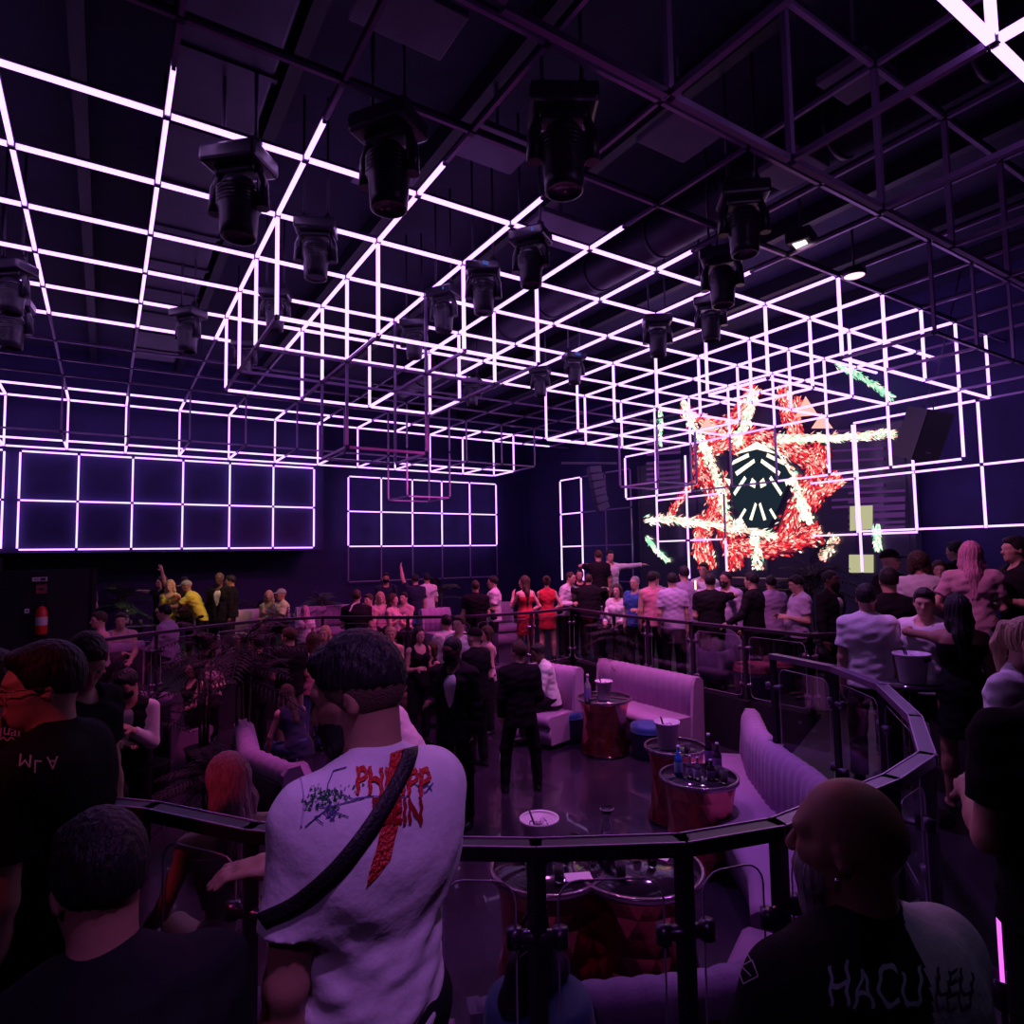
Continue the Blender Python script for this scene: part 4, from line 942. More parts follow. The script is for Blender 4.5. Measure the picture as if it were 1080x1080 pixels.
def can(p, label, col=(.5,.4,.6)):
    t = empty('drink_can', p, 0, label, 'can'); bm = bmesh.new(); lathe(bm, [(0,0),(.024,0),(.027,.008),(.027,.115),(.023,.125)], n=16); bobj('body', bm, mat('can_%.2f'%col[0], col, rough=.3, metal=.8), t)
    bm = bmesh.new(); lathe(bm, [(.023,.125),(.021,.122),(0,.122)], n=16); bobj('lid', bm, steel, t); return t
TZ = LOW+TH+.004
def pz_(x, y, z=None): return at_z(x, y, TZ if z is None else z)
bucket(pz_(569,903), 'nearest pale plastic ice bucket with dark tongs, above the foreground handrail', r=.115, h=.24)
bucket(pz_(704,789), 'pale ice bucket with a bent stirrer beside the blue bottle', r=.115, h=.26)
bucket(pz_(637,738), 'small pale ice bucket on the copper table left of the straight bench', r=.105, h=.25)
bottle(pz_(620,740), 'clear faceted spirit bottle beside the small ice bucket', (.75,.7,.9), .36, .045, (.25,.15,.5))
bottle(pz_(716,818), 'bright blue bottle standing at the front of the bottle cluster', (.04,.22,.75), .26, .036, (.35,.6,.9), (.7,.8,.95), True)
for n, (x, y, lb, kw) in enumerate(((728,820,'tall lilac labelled bottle right of the blue bottle',dict(col=(.45,.35,.5),h=.19,r=.03,lab=(.6,.5,.75))),(736,822,'lilac labelled bottle, third from the left in the cluster',dict(col=(.45,.35,.5),h=.19,r=.03,lab=(.6,.5,.75))),(748,806,'dark spirit bottle behind the lilac labelled ones',dict(col=(.05,.03,.06),h=.28)),(757,812,'dark bottle at the right edge of the cluster',dict(col=(.05,.03,.06),h=.24)),(770-20,822,'squat dark bottle at the front right of the cluster',dict(col=(.08,.05,.07),h=.17,r=.035)))):
    bottle(pz_(x, y), lb, **kw)
for x, y, lb in ((725,796,'small glass of pink drink behind the bottle cluster'),(757,822,'empty tumbler at the right of the bottle cluster'),(764,826,'tumbler at the very edge of the crowded copper table')): glass_(pz_(x, y), lb)
for x, y, lb in ((634,910,'dark small can left of the other mixers'),(646,906,'middle one of the silver topped mixer cans'),(652,912,'right hand one of the silver topped mixer cans'),(640,916,'front mixer can with pale top')): can(pz_(x, y), lb, (.12,.08,.14))
# carafe
t = empty('carafe', pz_(641,893), 0, 'clear glass carafe with a wide mouth behind the mixer cans', 'carafe')
bm = bmesh.new(); lathe(bm, [(0,0),(.045,0),(.048,.04),(.035,.12),(.022,.17),(.026,.21),(.046,.245),(.043,.245),(.023,.21),(.018,.17),(.031,.12),(.043,.04),(0,.01)], n=22); bobj('body', bm, glassm, t)
bm = bmesh.new(); lathe(bm, [(.044,.243),(.049,.248),(.044,.251)], n=22); bobj('lip', bm, edge, t)
for x, y, lb, st in ((606,905,'stemmed glass right of the nearest ice bucket',True),(623,906,'second stemmed glass beside the mixer cans',True),(596,912,'low tumbler next to the nearest ice bucket',False),(688,914,'low tumbler at the right of the mixer table',False),(655,926,'tumbler at the front of the mixer table',False),(672,905,'tumbler in the middle of the mixer table',False),(560,926,'tumbler in front of the nearest ice bucket',False),(590,930,'tumbler half hidden by the handrail',False)): glass_(pz_(x, y), lb, h=.15 if st else .09, stem=st)
# menus on table
for x, y, a, lb in ((694,902,.4,'white folded menu card lying on the mixer table'),(610,925,1.1,'pale paper card lying beside the nearest ice bucket')):
    p = pz_(x, y); bm = bmesh.new(); box(bm, (0,0,.002), (.10,.16,.003)); box(bm, (0,0,.004), (.08,.02,.001)); o = bobj('menu_card', bm, ice); o.location = p; o.rotation_euler.z = a; tag(o, lb, 'card')
# right platform: buckets held high on cocktail tables
p = at_d(955, 4.9, 0); cocktail(p.x, p.y, 0, 'small black table carrying the lilac bucket with slotted handle', .98, .20)
bucket((p.x, p.y, .982), 'lilac ice bucket with a dark slotted handle beside the man in the white tee', r=.115, h=.22, cutout=True)
p = at_d(953, 5.5, 0); cocktail(p.x+.05, p.y+.15, 0, 'small black table behind the slotted bucket', 1.06, .18)
bucket((p.x+.05, p.y+.15, 1.062), 'second pale bucket mostly hidden behind the slotted one', r=.12, h=.24)
# back tables with bottles and lights
for px, d, lb in ((395,13.6,'low bar table in the far middle group'),(300,13.2,'low bar table in front of the seated couple in yellow light'),(150,12.6,'low bar table on the far left platform'),(650,11.8,'bar table by the woman in the white blouse')):
    p = at_d(px, d, 0); cocktail(p.x, p.y, 0, lb, .75, .4)
    rr = random.Random(px)
    for k in range(4):
        q = (p.x+rr.uniform(-.28,.28), p.y+rr.uniform(-.28,.28), .752)
        if k < 3: glass_(q, '%s glass on the %s' % (('tall','short','tilted')[k] if k < 2 else 'small', lb))
        else: bottle(q, 'slim bottle on the %s' % lb, (.2,.15,.25), .28, .035)
# ---- palms and planters
leafm = mat('leaf', (.045,.075,.045), rough=.45, var=.4, vscale=6, spec=.5); leafp = mat('leaf_violet', (.030,.028,.034), rough=.7, var=.3, spec=.25); stemm = mat('stem', (.10,.07,.05), rough=.7); potm = mat('pot_black', (.03,.025,.035), rough=.4)
def palm(p, label, h=1.3, n=14, L=.75, seed=1, m=None, pot=.22, pinn=11, spread=1., trunk=True, name='potted_palm'):
    rr = random.Random(seed); t = empty(name, p, rr.random()*6, label, 'plant')
    bm = bmesh.new(); lathe(bm, [(0,0),(pot*.7,0),(pot,pot*1.5),(pot*1.06,pot*1.55),(pot*.9,pot*1.5),(0,pot*1.4)], n=20); bobj('pot', bm, potm, t)
    bm = bmesh.new()
    for k in range(3 if trunk else 1):
        a = k*2.1; tube(bm, [(.04*math.cos(a),.04*math.sin(a),pot*1.4),(.07*math.cos(a),.07*math.sin(a),h*.6),(.09*math.cos(a+.4),.09*math.sin(a+.4),h)], [.022,.016,.012], 7)
    bobj('stem', bm, stemm, t)
    bm = bmesh.new()
    for k in range(n):
        a = 2*PI*k/n+rr.uniform(-.25,.25); el = rr.uniform(-.1,1.35); l = L*rr.uniform(.75,1.15); hz = h*rr.uniform(.70,1.0); pts = []
        for i in range(9):
            u = i/8; r = l*spread*u*math.cos(el)*(1+.2*u); z = hz+l*(u*math.sin(el)-.5*u*u); pts.append(Vector((r*math.cos(a), r*math.sin(a), z)))
        tube(bm, pts, [.006]*8+[.002], 4)
        for i in range(1, 9):
            for q in range(2):
                u = (i-.5*q)/8; p0 = pts[i].lerp(pts[i-1], .5*q); d = (pts[i]-pts[i-1]).normalized(); sd = d.cross(Vector((0,0,1))).normalized()
                for s in (-1,1):
                    ll = l*.34*math.sin(PI*min(1,.15+u*.8))*rr.uniform(.8,1.1); e = p0+(sd*s*.85+d*.55+Vector((0,0,-.22)))*ll; m_ = p0.lerp(e,.45)+Vector((0,0,.015)); w = d*.013
                    v = [bm.verts.new(x) for x in (p0, m_-w, e, m_+w)]; bm.faces.new(v)
    o = bobj('fronds', bm, m or leafm, t)
    return t
for px, d, z, lb, kw in ((258,6.9,LOW,'large dark palm spreading its fronds left of centre behind the waiter',dict(h=1.85,n=26,L=.62,seed=3,m=leafp)),(218,8.2,LOW,'second palm behind the large one, in front of the suited guard',dict(h=1.75,n=20,L=.55,seed=4,m=leafp)),
    (130,14.8,0,'green lit palm on the back platform left of the yellow lit dancers',dict(h=1.2,n=18,L=.7,seed=5)),(272,14.2,0,'spiky palm beside the seated couple in yellow light',dict(h=.9,n=16,L=.7,seed=6,m=leafp)),(340,14.5,0,'dark palm at the back right of the seated couple',dict(h=1.1,n=16,L=.65,seed=7)),
    (462,14.6,0,'faint green palm behind the dancer with the raised arm',dict(h=1.3,n=16,L=.6,seed=8)),(855,10.6,0,'dark bushy palm silhouetted against the video wall',dict(h=1.75,n=26,L=.75,seed=9,m=leafp)),
    (648,10.9,0,'dark bushy planter palm behind the railing in front of the black shirt group',dict(h=.65,n=24,L=.6,seed=10,m=leafp)),(880,8.5,0,'dark palm between the suited man and the video wall',dict(h=.9,n=16,L=.6,seed=16,m=leafp)),
    (1045,5.2,0,'small palm in a planter under the woman in the pink top',dict(h=1.15,n=20,L=.5,seed=11,m=leafp)),(160,7.6,LOW,'low palm leaning behind the waiter',dict(h=1.0,n=18,L=.55,seed=12,m=leafp)),(225,6.2,LOW,'low spreading palm beside the left bench',dict(h=.7,n=16,L=.55,seed=13,m=leafp))):
    p = at_d(px, d, z); palm((p.x, p.y, z), lb, **kw)
# ---- extinguisher, signs at the left
p = at_d(46, 11.5, 0)
t = empty('fire_extinguisher', (p.x, p.y, .72), 0, 'red fire extinguisher on the dark panel at the left', 'fire extinguisher')
rd = mat('red_paint', (.75,.04,.03), rough=.3)
bm = bmesh.new(); lathe(bm, [(0,0),(.085,0),(.09,.02),(.09,.40),(.06,.47),(.03,.50),(0,.50)], n=20); bobj('cylinder', bm, rd, t)
bm = bmesh.new(); tube(bm, [(0,0,.5),(0,0,.56)], .02); box(bm, (.04,0,.57), (.13,.03,.02)); tube(bm, [(.02,0,.55),(.13,0,.5),(.14,0,.25)], .012, 6); bobj('valve', bm, rblack, t)
bm = bmesh.new(); lathe(bm, [(.091,.16),(.092,.17),(.092,.30),(.091,.31)], n=20); bobj('paper_label', bm, mat('paper',(.7,.65,.7),rough=.6), t)
bm = bmesh.new(); box(bm, (0,.14,.25), (1.5,.05,1.75)); box(bm, (.78,.12,.25), (.07,.09,1.75)); o = bobj('dark_panel', bm, darkm); o.location = (p.x, p.y, .75); tag(o, kind='structure'); o.name = 'wall_panel'
pw = mat('sign_white', (.75,.72,.78), rough=.5)
for dx, dz, w_, h_, m, lb in ((-.05,.98,.22,.075,pw,'small white rectangular sign above the fire extinguisher'),(-.02,.80,.16,.16,mat('sign_red',(.35,.08,.10),rough=.5),'dim red square sign directly above the fire extinguisher'),(-.22,.42,.07,.08,pw,'small white switch plate left of the fire extinguisher')):
    t = empty('wall_sign', (p.x+dx, p.y+.08, .72+dz), 0, lb, 'sign'); bm = bmesh.new(); box(bm, (0,0,0), (w_,.02,h_), bev=.003); bobj('plate', bm, m, t)
    bm = bmesh.new()
    if w_ > .2: box(bm, (.05,-.012,0), (.08,.004,.05)); box(bm, (-.05,-.012,.0), (.07,.004,.012))
    else: box(bm, (0,-.012,0), (w_*.5,.004,h_*.25))
    bobj('pictogram', bm, mat('ink',(.06,.04,.06),rough=.6), t)
p = at_d(1028, 2.3, 0)
o = empty('light_wand', p, 0, 'thin pink glowing wand in a stand at the lower right corner', 'light wand')
bm = bmesh.new(); tube(bm, [(0,0,.50),(0,0,.74)], .007, 8); bobj('lit_rod', bm, emis('wand_pink', (.85,.12,.9), 1.5), o)
bm = bmesh.new(); lathe(bm, [(0,0),(.13,0),(.12,.015),(.012,.03),(.010,.40),(.035,.42),(.045,.52),(.040,.52),(.030,.43),(0,.42)], n=18); bobj('stand', bm, steel, o)
# dim red glow artwork at far left
p = at_d(6, 12.6, 1.35); bm = bmesh.new(); box(bm, (0,0,0), (.5,.05,.95)); o_ = bobj('lit_panel', bm, emis('dim_red_light', (.55,.10,.06), .28)); o_.location = p; tag(o_, 'dim red lit wall panel at the far left edge', 'panel')
# ================================================================ people
def P_(px, d, z=0.): return at_d(px, d, z)
def in_pit(x, y):
    c = False; n = len(pit)
    for i in range(n):
        (x1, y1), (x2, y2) = pit[i], pit[(i+1) % n]
        if (y1 > y) != (y2 > y) and x < (x2-x1)*(y-y1)/(y2-y1)+x1: c = not c
    return c
def pr_(px, d, face, label, z=0., **k):
    if 'res' not in k: k['res'] = .0085 if d < 3.6 else (.011 if d < 7 else .0135)
    k['hy'] = -k.get('hy', 0.); d0 = d
    ok = lambda q: (not any(in_pit(q.x+a, q.y+b) for a in (-.2,.2) for b in (-.2,.2))) if z > LOW+.1 else all(in_pit(q.x+a, q.y+b) for a in (-.2,.2) for b in (-.2,.2))
    if d > 3.0 and label[:21] != 'person with long pink':
        st = .1 if z > LOW+.1 and d > 4 else -.1
        for _ in range(45):
            if ok(P_(px, d, z)): break
            d += st
        if abs(d-d0) > .05: print('MOVED', label[:40], d0, round(d,2)); k['h'] = 2-z-(2-z-k['h'])*d/d0 if (2-z-k['h']) > 0 else k['h']
    return person(P_(px, d, z), face, label=label, **k)
BK, WH = ('black','white')
T_ = lambda a, b: (a, b)
# --- foreground
MAIN = pr_(388, 1.50, 150, 'person in a white T-shirt with red lettering and black cross strap, seen from behind', h=1.87, skin='tan', hair=('fade','black'), beard=('short','black'), top=('tee','white'), bottom=('jeans','black'), hy=-38, hp=17, near=True, res=.0058, armL='down', armR=((-.05,-.6,-.8),(-.9,-.45,.1)), lean=-2, wide=.88, hem=-.17)
BALD = pr_(892, 1.17, 136, 'bald grey bearded person in a black and white T-shirt with jagged lettering, lower right', h=1.63, skin='tan', hair=('bald','black'), beard=('long','grey'), top=('tee','black'), bottom=('jeans','black'), hy=-30, hp=2, near=True, res=.0062, armL='rail', armR='down', lean=1, wide=1.1, belly=.05)
DARKL = pr_(120, 1.10, 178, 'person in black, only dark head and shoulders from behind, lower left corner', h=1.60, skin='tan', hair=('short','black'), top=('tee','black'), bottom=('jeans','black'), hy=-18, hp=12, res=.0075, armL='hold', armR='hold', lean=6, wide=1.1)
GLAS = pr_(58, 1.98, 118, 'smiling person with glasses in a black T-shirt with slanting white letters, far left', h=1.80, skin='light', hair=('short','black'), top=('tee','black'), bottom=('jeans','black'), hy=-28, hp=4, near=True, res=.0075, armL='down', armR='hold', wide=1.12, belly=.04)
QUAI = pr_(-8, 2.25, 40, 'person cut by the left edge, face partly hidden, black T-shirt with pink word', h=1.74, skin='light', hair=('short','black'), top=('tee','black'), armL='hold', armR='hold', hy=20)
DARKR = pr_(1112, 1.95, 150, 'person in black with broad dark shoulder cut off by the right edge', h=1.84, skin='light', hair=('short','black'), beard=('short','black'), top=('tee','black'), bottom=('jeans','black'), armL='hold', armR='hold', res=.008, wide=1.08)
pr_(86, 2.9, -40, 'dark haired person looking down behind the smiling person with glasses', h=1.74, skin='light', hair=('short','brown'), top=('tee','black'), hy=25, hp=35, armL='down', armR='down', wide=.9)
pr_(1068, 3.15, -70, 'person with a long blonde ponytail in a white T-shirt looking down at the right edge', h=1.70, skin='pink', hair=('pony','blonde'), top=('tee','white'), bottom=('jeans','white'), hy=-8, hp=22, fem=True, armL='hold', armR='hold', wide=1.15)
# --- seated near the rail on the left
pr_(252, 2.8, 165, 'person with long pink blonde hair seated on the bench top by the handrail', z=LOW, h=1.72, skin='pink', hair=('long','pink'), top=('crop','rose'), bottom=('skirt','rose'), legs='sit', seat=.98, fem=True, hy=-20, hp=14, armL='rail', armR='lap', lean=8, wide=1.15)
pr_(118, 5.2, 70, 'person low in the shadows with only a pink lit face, beside the waiter', z=LOW, h=1.60, skin='pink', hair=('short','brown'), top=('tee','black'), legs='sit', seat=.30, hp=10)
pr_(141, 5.75, 22, 'waiter in black mask, dark waistcoat and white sleeves holding a phone', z=LOW, h=1.80, skin='light', hair=('short','black'), top=('vest','black'), armL='phone', armR='cross', mask=True, hp=28, hy=12)
# --- dance floor
pr_(478, 6.6, 28, 'tall masked guard in a dark suit with open white shirt, centre of the dance floor', z=LOW, h=1.93, skin='dark', hair=('buzz','black'), top=('jacket','black'), mask=True, armL='down', armR='hold', hy=18, hp=12)
pr_(546, 7.5, 172, 'person in a black suit seen from behind, standing on the empty floor', z=LOW, h=1.74, skin='light', hair=('short','brown'), top=('jacket','black'), armL='down', armR='hold', legs='wide', hy=-30)
pr_(432, 7.3, 118, 'person in a white T-shirt bending forward on a seat, left of the masked guard', z=LOW, h=1.76, skin='light', hair=('short','brown'), top=('tee','white'), legs='sit', seat=.46, lean=42, hp=25, armL='knee', armR='knee', hy=-10)
pr_(577, 9.4, 75, 'person in a pale shirt sitting sideways with elbows forward, behind the suited back', z=LOW, h=1.78, skin='dark', hair=('short','black'), top=('shirt','white'), legs='sit', seat=.52, lean=14, armL='lap', armR='lap', hp=10)
pr_(330, 9.1, 160, 'person in a pink top and blue jeans with long hair, dancing mid floor', z=LOW, h=1.70, skin='pink', hair=('long','brown'), top=('tank','pink'), bottom=('jeans','jeans'), fem=True, armL='hold', armR='hug')
pr_(306, 8.8, 165, 'person in a black T-shirt and reddish trousers seen from behind on the dance floor', z=LOW, h=1.80, skin='light', hair=('short','brown'), top=('tee','black'), bottom=('trousers','khaki'), armL='hold', armR='hold', hy=-35)
pr_(272, 8.4, 120, 'person in dark clothes stretching one arm to the right on the dance floor', z=LOW, h=1.76, skin='light', hair=('short','black'), top=('shirt','black'), armL='hug', armR='reach')
pr_(343, 9.9, 20, 'person in a pale top behind the pink topped dancer', z=LOW, h=1.70, skin='pink', hair=('long','blonde'), top=('tank','rose'), fem=True, armL='hold', armR='hold')
pr_(316, 7.6, 150, 'person crouching low in blue jeans below the pink topped dancer', z=LOW, h=1.66, skin='pink', hair=('long','brown'), top=('tank','navy'), bottom=('jeans','jeans'), legs='sit', seat=.22, fem=True, lean=30, armL='knee', armR='knee')
pr_(412, 9.8, 0, 'person in a strapless top with both hands at the chest behind the bending man', z=LOW, h=1.68, skin='pink', hair=('bun','blonde'), top=('dress','rose'), fem=True, bottom=None, armL='phone', armR='cross', shoes='white')
pr_(441, 9.4, -30, 'person in a black dress with long dark hair and a thin shoulder strap', z=LOW, h=1.72, skin='pink', hair=('long','black'), top=('tank','black'), bottom=('trousers','black'), fem=True, armL='hold', armR='hold')
pr_(454, 9.9, 60, 'person in a dark top and blue shorts seated right of the black dress', z=LOW, h=1.66, skin='pink', hair=('bob','brown'), top=('tank','black'), bottom=('shorts','blue'), legs='sit', seat=.55, fem=True, armL='lap', armR='lap')
pr_(500, 8.3, 130, 'person in a black cap and black T-shirt behind the masked guard', z=LOW, h=1.82, skin='light', hair=('cap','black'), top=('tee','black'), armL='hold', armR='hold')
pr_(484, 9.6, 30, 'person with short hair glimpsed above the masked guard head', z=LOW, h=1.86, skin='pink', hair=('short','brown'), top=('tee','white'), armL='hold', armR='down')
pr_(470, 10.3, 150, 'person in white partly hidden behind the masked guard', z=LOW, h=1.80, skin='light', hair=('short','black'), top=('shirt','white'), armL='down', armR='hold')
pr_(512, 9.9, 70, 'person with brown hair between the suited back and the railing', z=LOW, h=1.66, skin='pink', hair=('bob','brown'), top=('tank','rose'), fem=True, armL='hold', armR='hold')
pr_(424, 8.0, 100, 'person in dark with bowed brown hair just behind the bending man', z=LOW, h=1.7, skin='light', hair=('short','brown'), top=('tee','black'), legs='sit', seat=.46, lean=30, armL='knee', armR='knee', hp=20)
# --- middle platform
pr_(520, 11.8, 95, 'person in a long white T-shirt in profile at the railing, centre', h=1.66, skin='light', hair=('short','black'), top=('tee','white'), armL='hold', armR='down')
pr_(501, 11.2, 175, 'person in a wide black T-shirt from behind, left of the white T-shirt at the railing', h=1.60, skin='light', hair=('short','brown'), top=('tee','black'), armL='hold', armR='hold', wide=1.15)
pr_(553, 10.9, 150, 'person with long hair in a light red dress raising a hand to the head', h=1.68, skin='pink', hair=('long','brown'), top=('dress','red'), bottom=None, fem=True, armL='drink', armR='hip', hy=-40)
pr_(576, 11.2, 176, 'person in a bright red skirt and darker red top seen from behind', h=1.66, skin='light', hair=('bun','brown'), top=('tank','red'), bottom=('skirt','red'), fem=True, armL='hold', armR='hip')
pr_(594, 12.4, -60, 'person in a white shirt leaning towards the wide black back', h=1.72, skin='light', hair=('buzz','brown'), top=('shirt','white'), lean=15, armL='reach', armR='hold')
pr_(620, 10.8, 178, 'person with cropped hair in a wide black T-shirt from behind', h=1.70, skin='light', hair=('buzz','brown'), top=('tee','black'), wide=1.3, belly=.03, armL='hug', armR='hug')
pr_(611, 12.9, 0, 'person with a shaved head facing forward between the white shirt and black back', h=1.74, skin='light', hair=('buzz','brown'), top=('tee','black'), armL='down', armR='hold')
pr_(631, 12.6, 170, 'person in black raised above the crowd in front of the side wall', z=.42, h=1.70, skin='light', hair=('buzz','brown'), top=('tee','black'), armL='hug', armR='down')
pr_(643, 12.9, -20, 'person in a white top with one arm stretched out, raised above the crowd', z=.42, h=1.68, skin='light', hair=('short','black'), top=('shirt','white'), armL='side', armR='down')
pr_(650, 11.2, 20, 'person in a white blouse with long brown hair seated at the bar table', h=1.66, skin='pink', hair=('long','brown'), top=('shirt','white'), legs='sit', seat=.62, fem=True, armL='lap', armR='lap')
pr_(669, 10.6, 30, 'person in a blue T-shirt with grey hair left of the pink tank top', h=1.66, skin='light', hair=('buzz','grey'), top=('tee','blue'), armL='hold', armR='down')
pr_(687, 10.3, 172, 'person in a bright pink sleeveless top seen from behind at the railing', h=1.74, skin='light', hair=('short','black'), top=('tank','pink'), armL='down', armR='hold', hy=30)
pr_(708, 10.0, 170, 'person in a pale lilac T-shirt seen from behind right of the pink top', h=1.72, skin='light', hair=('short','black'), top=('tee','lilac'), armL='down', armR='down')
pr_(721, 10.4, 160, 'person with dark hair in a mauve T-shirt behind the pale lilac one', h=1.82, skin='light', hair=('short','black'), top=('tee','mauve'), armL='hold', armR='hold')
pr_(742, 11.2, 20, 'person with a red lit face in the row before the video wall', h=1.86, skin='light', hair=('short','brown'), top=('tee','white'), armL='hold', armR='hold')
pr_(748, 9.4, 178, 'person with short black hair and a black shirt hugged by a bearded friend', h=1.72, skin='light', hair=('short','black'), top=('tee','black'), wide=1.1, armL='hold', armR='hug')
pr_(765, 9.9, 25, 'bearded person in a pale long sleeved shirt with an arm over a friend', h=1.74, skin='tan', hair=('buzz','black'), beard=('short','black'), top=('shirt','lilac'), armL='down', armR='hug', hy=10)
pr_(690, 10.8, 20, 'person with a profile face behind the pink sleeveless top', h=1.72, skin='light', hair=('short','black'), top=('tee','mauve'), armL='hold', armR='hold', hy=20)
pr_(792, 9.2, 110, 'person with swept dark hair in a loose black shirt, hand on the railing', h=1.74, skin='light', hair=('short','black'), top=('shirt','black'), armL='rail', armR='down', hy=10)
pr_(812, 9.8, 160, 'person in a violet grey shirt seen from behind beside the loose black shirt', h=1.66, skin='light', hair=('short','black'), top=('tee','mauve'), armL='hold', armR='down')
pr_(841, 8.8, 70, 'person in a lilac polo looking down at a glass, before the booth', h=1.70, skin='light', hair=('short','black'), top=('polo','lilac'), bottom=('jeans','black'), armL='hold', armR='hold', hp=14, belly=.04)
pr_(874, 8.3, -62, 'person in a dark suit with a white shirt facing right beside the palm', h=1.78, skin='dark', hair=('buzz','black'), top=('jacket','black'), beard=('short','black'), armL='down', armR='down')
# --- right platform
pr_(911, 5.55, 172, 'person in a plain white T-shirt seen from behind at the right railing', h=1.74, skin='light', hair=('short','black'), top=('tee','white'), bottom=('jeans','black'), armL='down', armR='down', hy=10)
pr_(972, 5.35, 12, 'smiling person in a white T-shirt with dark shoulder straps facing the camera', h=1.71, skin='light', hair=('short','black'), top=('tee','white'), bottom=('shorts','black'), armL='down', armR='down', hp=6, hy=-8)
pr_(1006, 5.0, 165, 'person in a black dress with dark hair hugging the smiling one', h=1.68, skin='tan', hair=('long','black'), top=('dress','black'), bottom=None, fem=True, armL='hug', armR='down', hy=-15)
pr_(936, 6.3, 165, 'person in a black T-shirt behind the plain white T-shirt', h=1.86, skin='light', hair=('short','black'), top=('tee','black'), armL='down', armR='hold')
pr_(938, 7.4, -55, 'person in a black cap facing right in front of the tube grid', h=1.84, z=.2, skin='light', hair=('cap','black'), top=('tee','black'), armL='hold', armR='down')
pr_(968, 6.9, 170, 'person with light curly hair in a printed white T-shirt seen from behind', h=1.72, z=.28, skin='light', hair=('curly','brown'), top=('tee','white'), armL='hold', armR='hold')
pr_(1024, 5.9, 176, 'person with long straight blonde hair in a pink puff sleeved top seen from behind', h=1.70, z=.40, skin='pink', hair=('long','pink'), top=('tee','rose'), bottom=('skirt','rose'), fem=True, armL='hip', armR='hold', wide=1.12)
pr_(1009, 7.8, 120, 'person with dark hair behind the long blonde hair', h=1.72, z=.40, skin='light', hair=('short','black'), top=('tee','black'), armL='hold', armR='hold')
pr_(990, 7.2, 0, 'person with a small smiling face between two taller heads at the right', h=1.62, z=.28, skin='pink', hair=('long','brown'), top=('tank','pink'), fem=True, armL='hold', armR='hold')
pr_(1072, 5.9, 60, 'person in a black V neck shirt at the right edge under the tube grid', h=1.74, z=.40, skin='light', hair=('short','black'), top=('tee','black'), armL='hold', armR='hold')
pr_(990, 6.5, 165, 'person in dark clothes behind the smiling one with straps', h=1.66, skin='light', hair=('short','black'), top=('tee','black'), armL='hold', armR='hold')
# --- far left platform
pr_(214, 12.6, 100, 'person in a bright yellow T-shirt and cap bending to the left', h=1.72, skin='tan', hair=('cap','grey'), top=('tee','yellow'), lean=30, armL='reach', armR='hold')
pr_(180, 12.7, 20, 'person with long hair lit yellow among the dancers at the back left', h=1.66, skin='pink', hair=('long','blonde'), top=('tank','yellow'), fem=True, armL='hip', armR='hold')
pr_(171, 13.6, 60, 'person with an arm across the head at the back left', h=1.70, skin='light', hair=('curly','brown'), top=('tee','black'), armL='up', armR='side')
pr_(195, 13.4, 175, 'person in dark clothes from behind between the yellow lit dancers', h=1.70, skin='light', hair=('short','black'), top=('tee','black'), wide=.8, armL='hold', armR='hold')
pr_(232, 12.6, 25, 'tall guard in a dark suit and bright white shirt at the back left', h=1.80, skin='dark', hair=('bald','black'), top=('jacket','black'), armL='down', armR='down')
pr_(244, 13.2, 100, 'person with a raised bent arm half hidden behind the tall guard', h=1.72, skin='tan', hair=('short','black'), top=('tee','black'), armL='drink', armR='side')
pr_(284, 13.4, 10, 'person with long hair seated in yellow light at the back', h=1.66, skin='light', hair=('long','blonde'), top=('tank','beige'), legs='sit', seat=.5, fem=True, armL='lap', armR='cross')
pr_(297, 13.2, 70, 'person in a beige T-shirt and cap seated in yellow light at the back', h=1.74, skin='tan', hair=('cap','grey'), top=('tee','beige'), legs='sit', seat=.5, armL='lap', armR='lap')
pr_(89, 13.0, 175, 'dark standing person with a grey bag before the back alcove at the left', h=1.76, skin='light', hair=('short','black'), top=('tee','dusk'), armL='down', armR='hold')
pr_(107, 9.2, 75, 'person with short pink lit hair seated on the far left bench', h=1.70, skin='pink', hair=('short','brown'), top=('tank','rose'), legs='sit', seat=.38, armL='lap', armR='lap')
pr_(129, 9.6, 0, 'second seated person on the far left bench, leaning in', h=1.66, skin='pink', hair=('short','brown'), top=('tank','rose'), legs='sit', seat=.34, armL='lap', armR='cross', lean=12)
pr_(181, 9.9, 110, 'person in a mauve shirt seated with back turned behind the big palm', h=1.76, skin='light', hair=('short','black'), top=('shirt','mauve'), legs='sit', seat=.42, armL='lap', armR='lap', lean=8)
pr_(322, 10.6, 170, 'person with pink blonde hair in a white top from behind at the far railing', h=1.35, legs='sit', seat=.5, skin='pink', hair=('long','pink'), top=('tee','white'), fem=True, armL='hold', armR='hold')
pr_(376, 10.9, 178, 'person in black with a pale curved logo on the back above the main head', h=1.78, legs='sit', seat=.52, skin='light', hair=('short','brown'), top=('tee','black'), wide=1.15, armL='hold', armR='hold')
pr_(207, 8.8, 60, 'person with long dark hair seated under the palm fronds', z=LOW, h=1.66, skin='pink', hair=('long','black'), top=('tank','black'), legs='sit', seat=.5, fem=True, armL='lap', armR='lap')
pr_(222, 9.4, 10, 'person with a pink lit face among the palm fronds', z=LOW, h=1.7, skin='pink', hair=('long','brown'), top=('tank','rose'), legs='sit', seat=.6, fem=True, armL='hold', armR='lap')
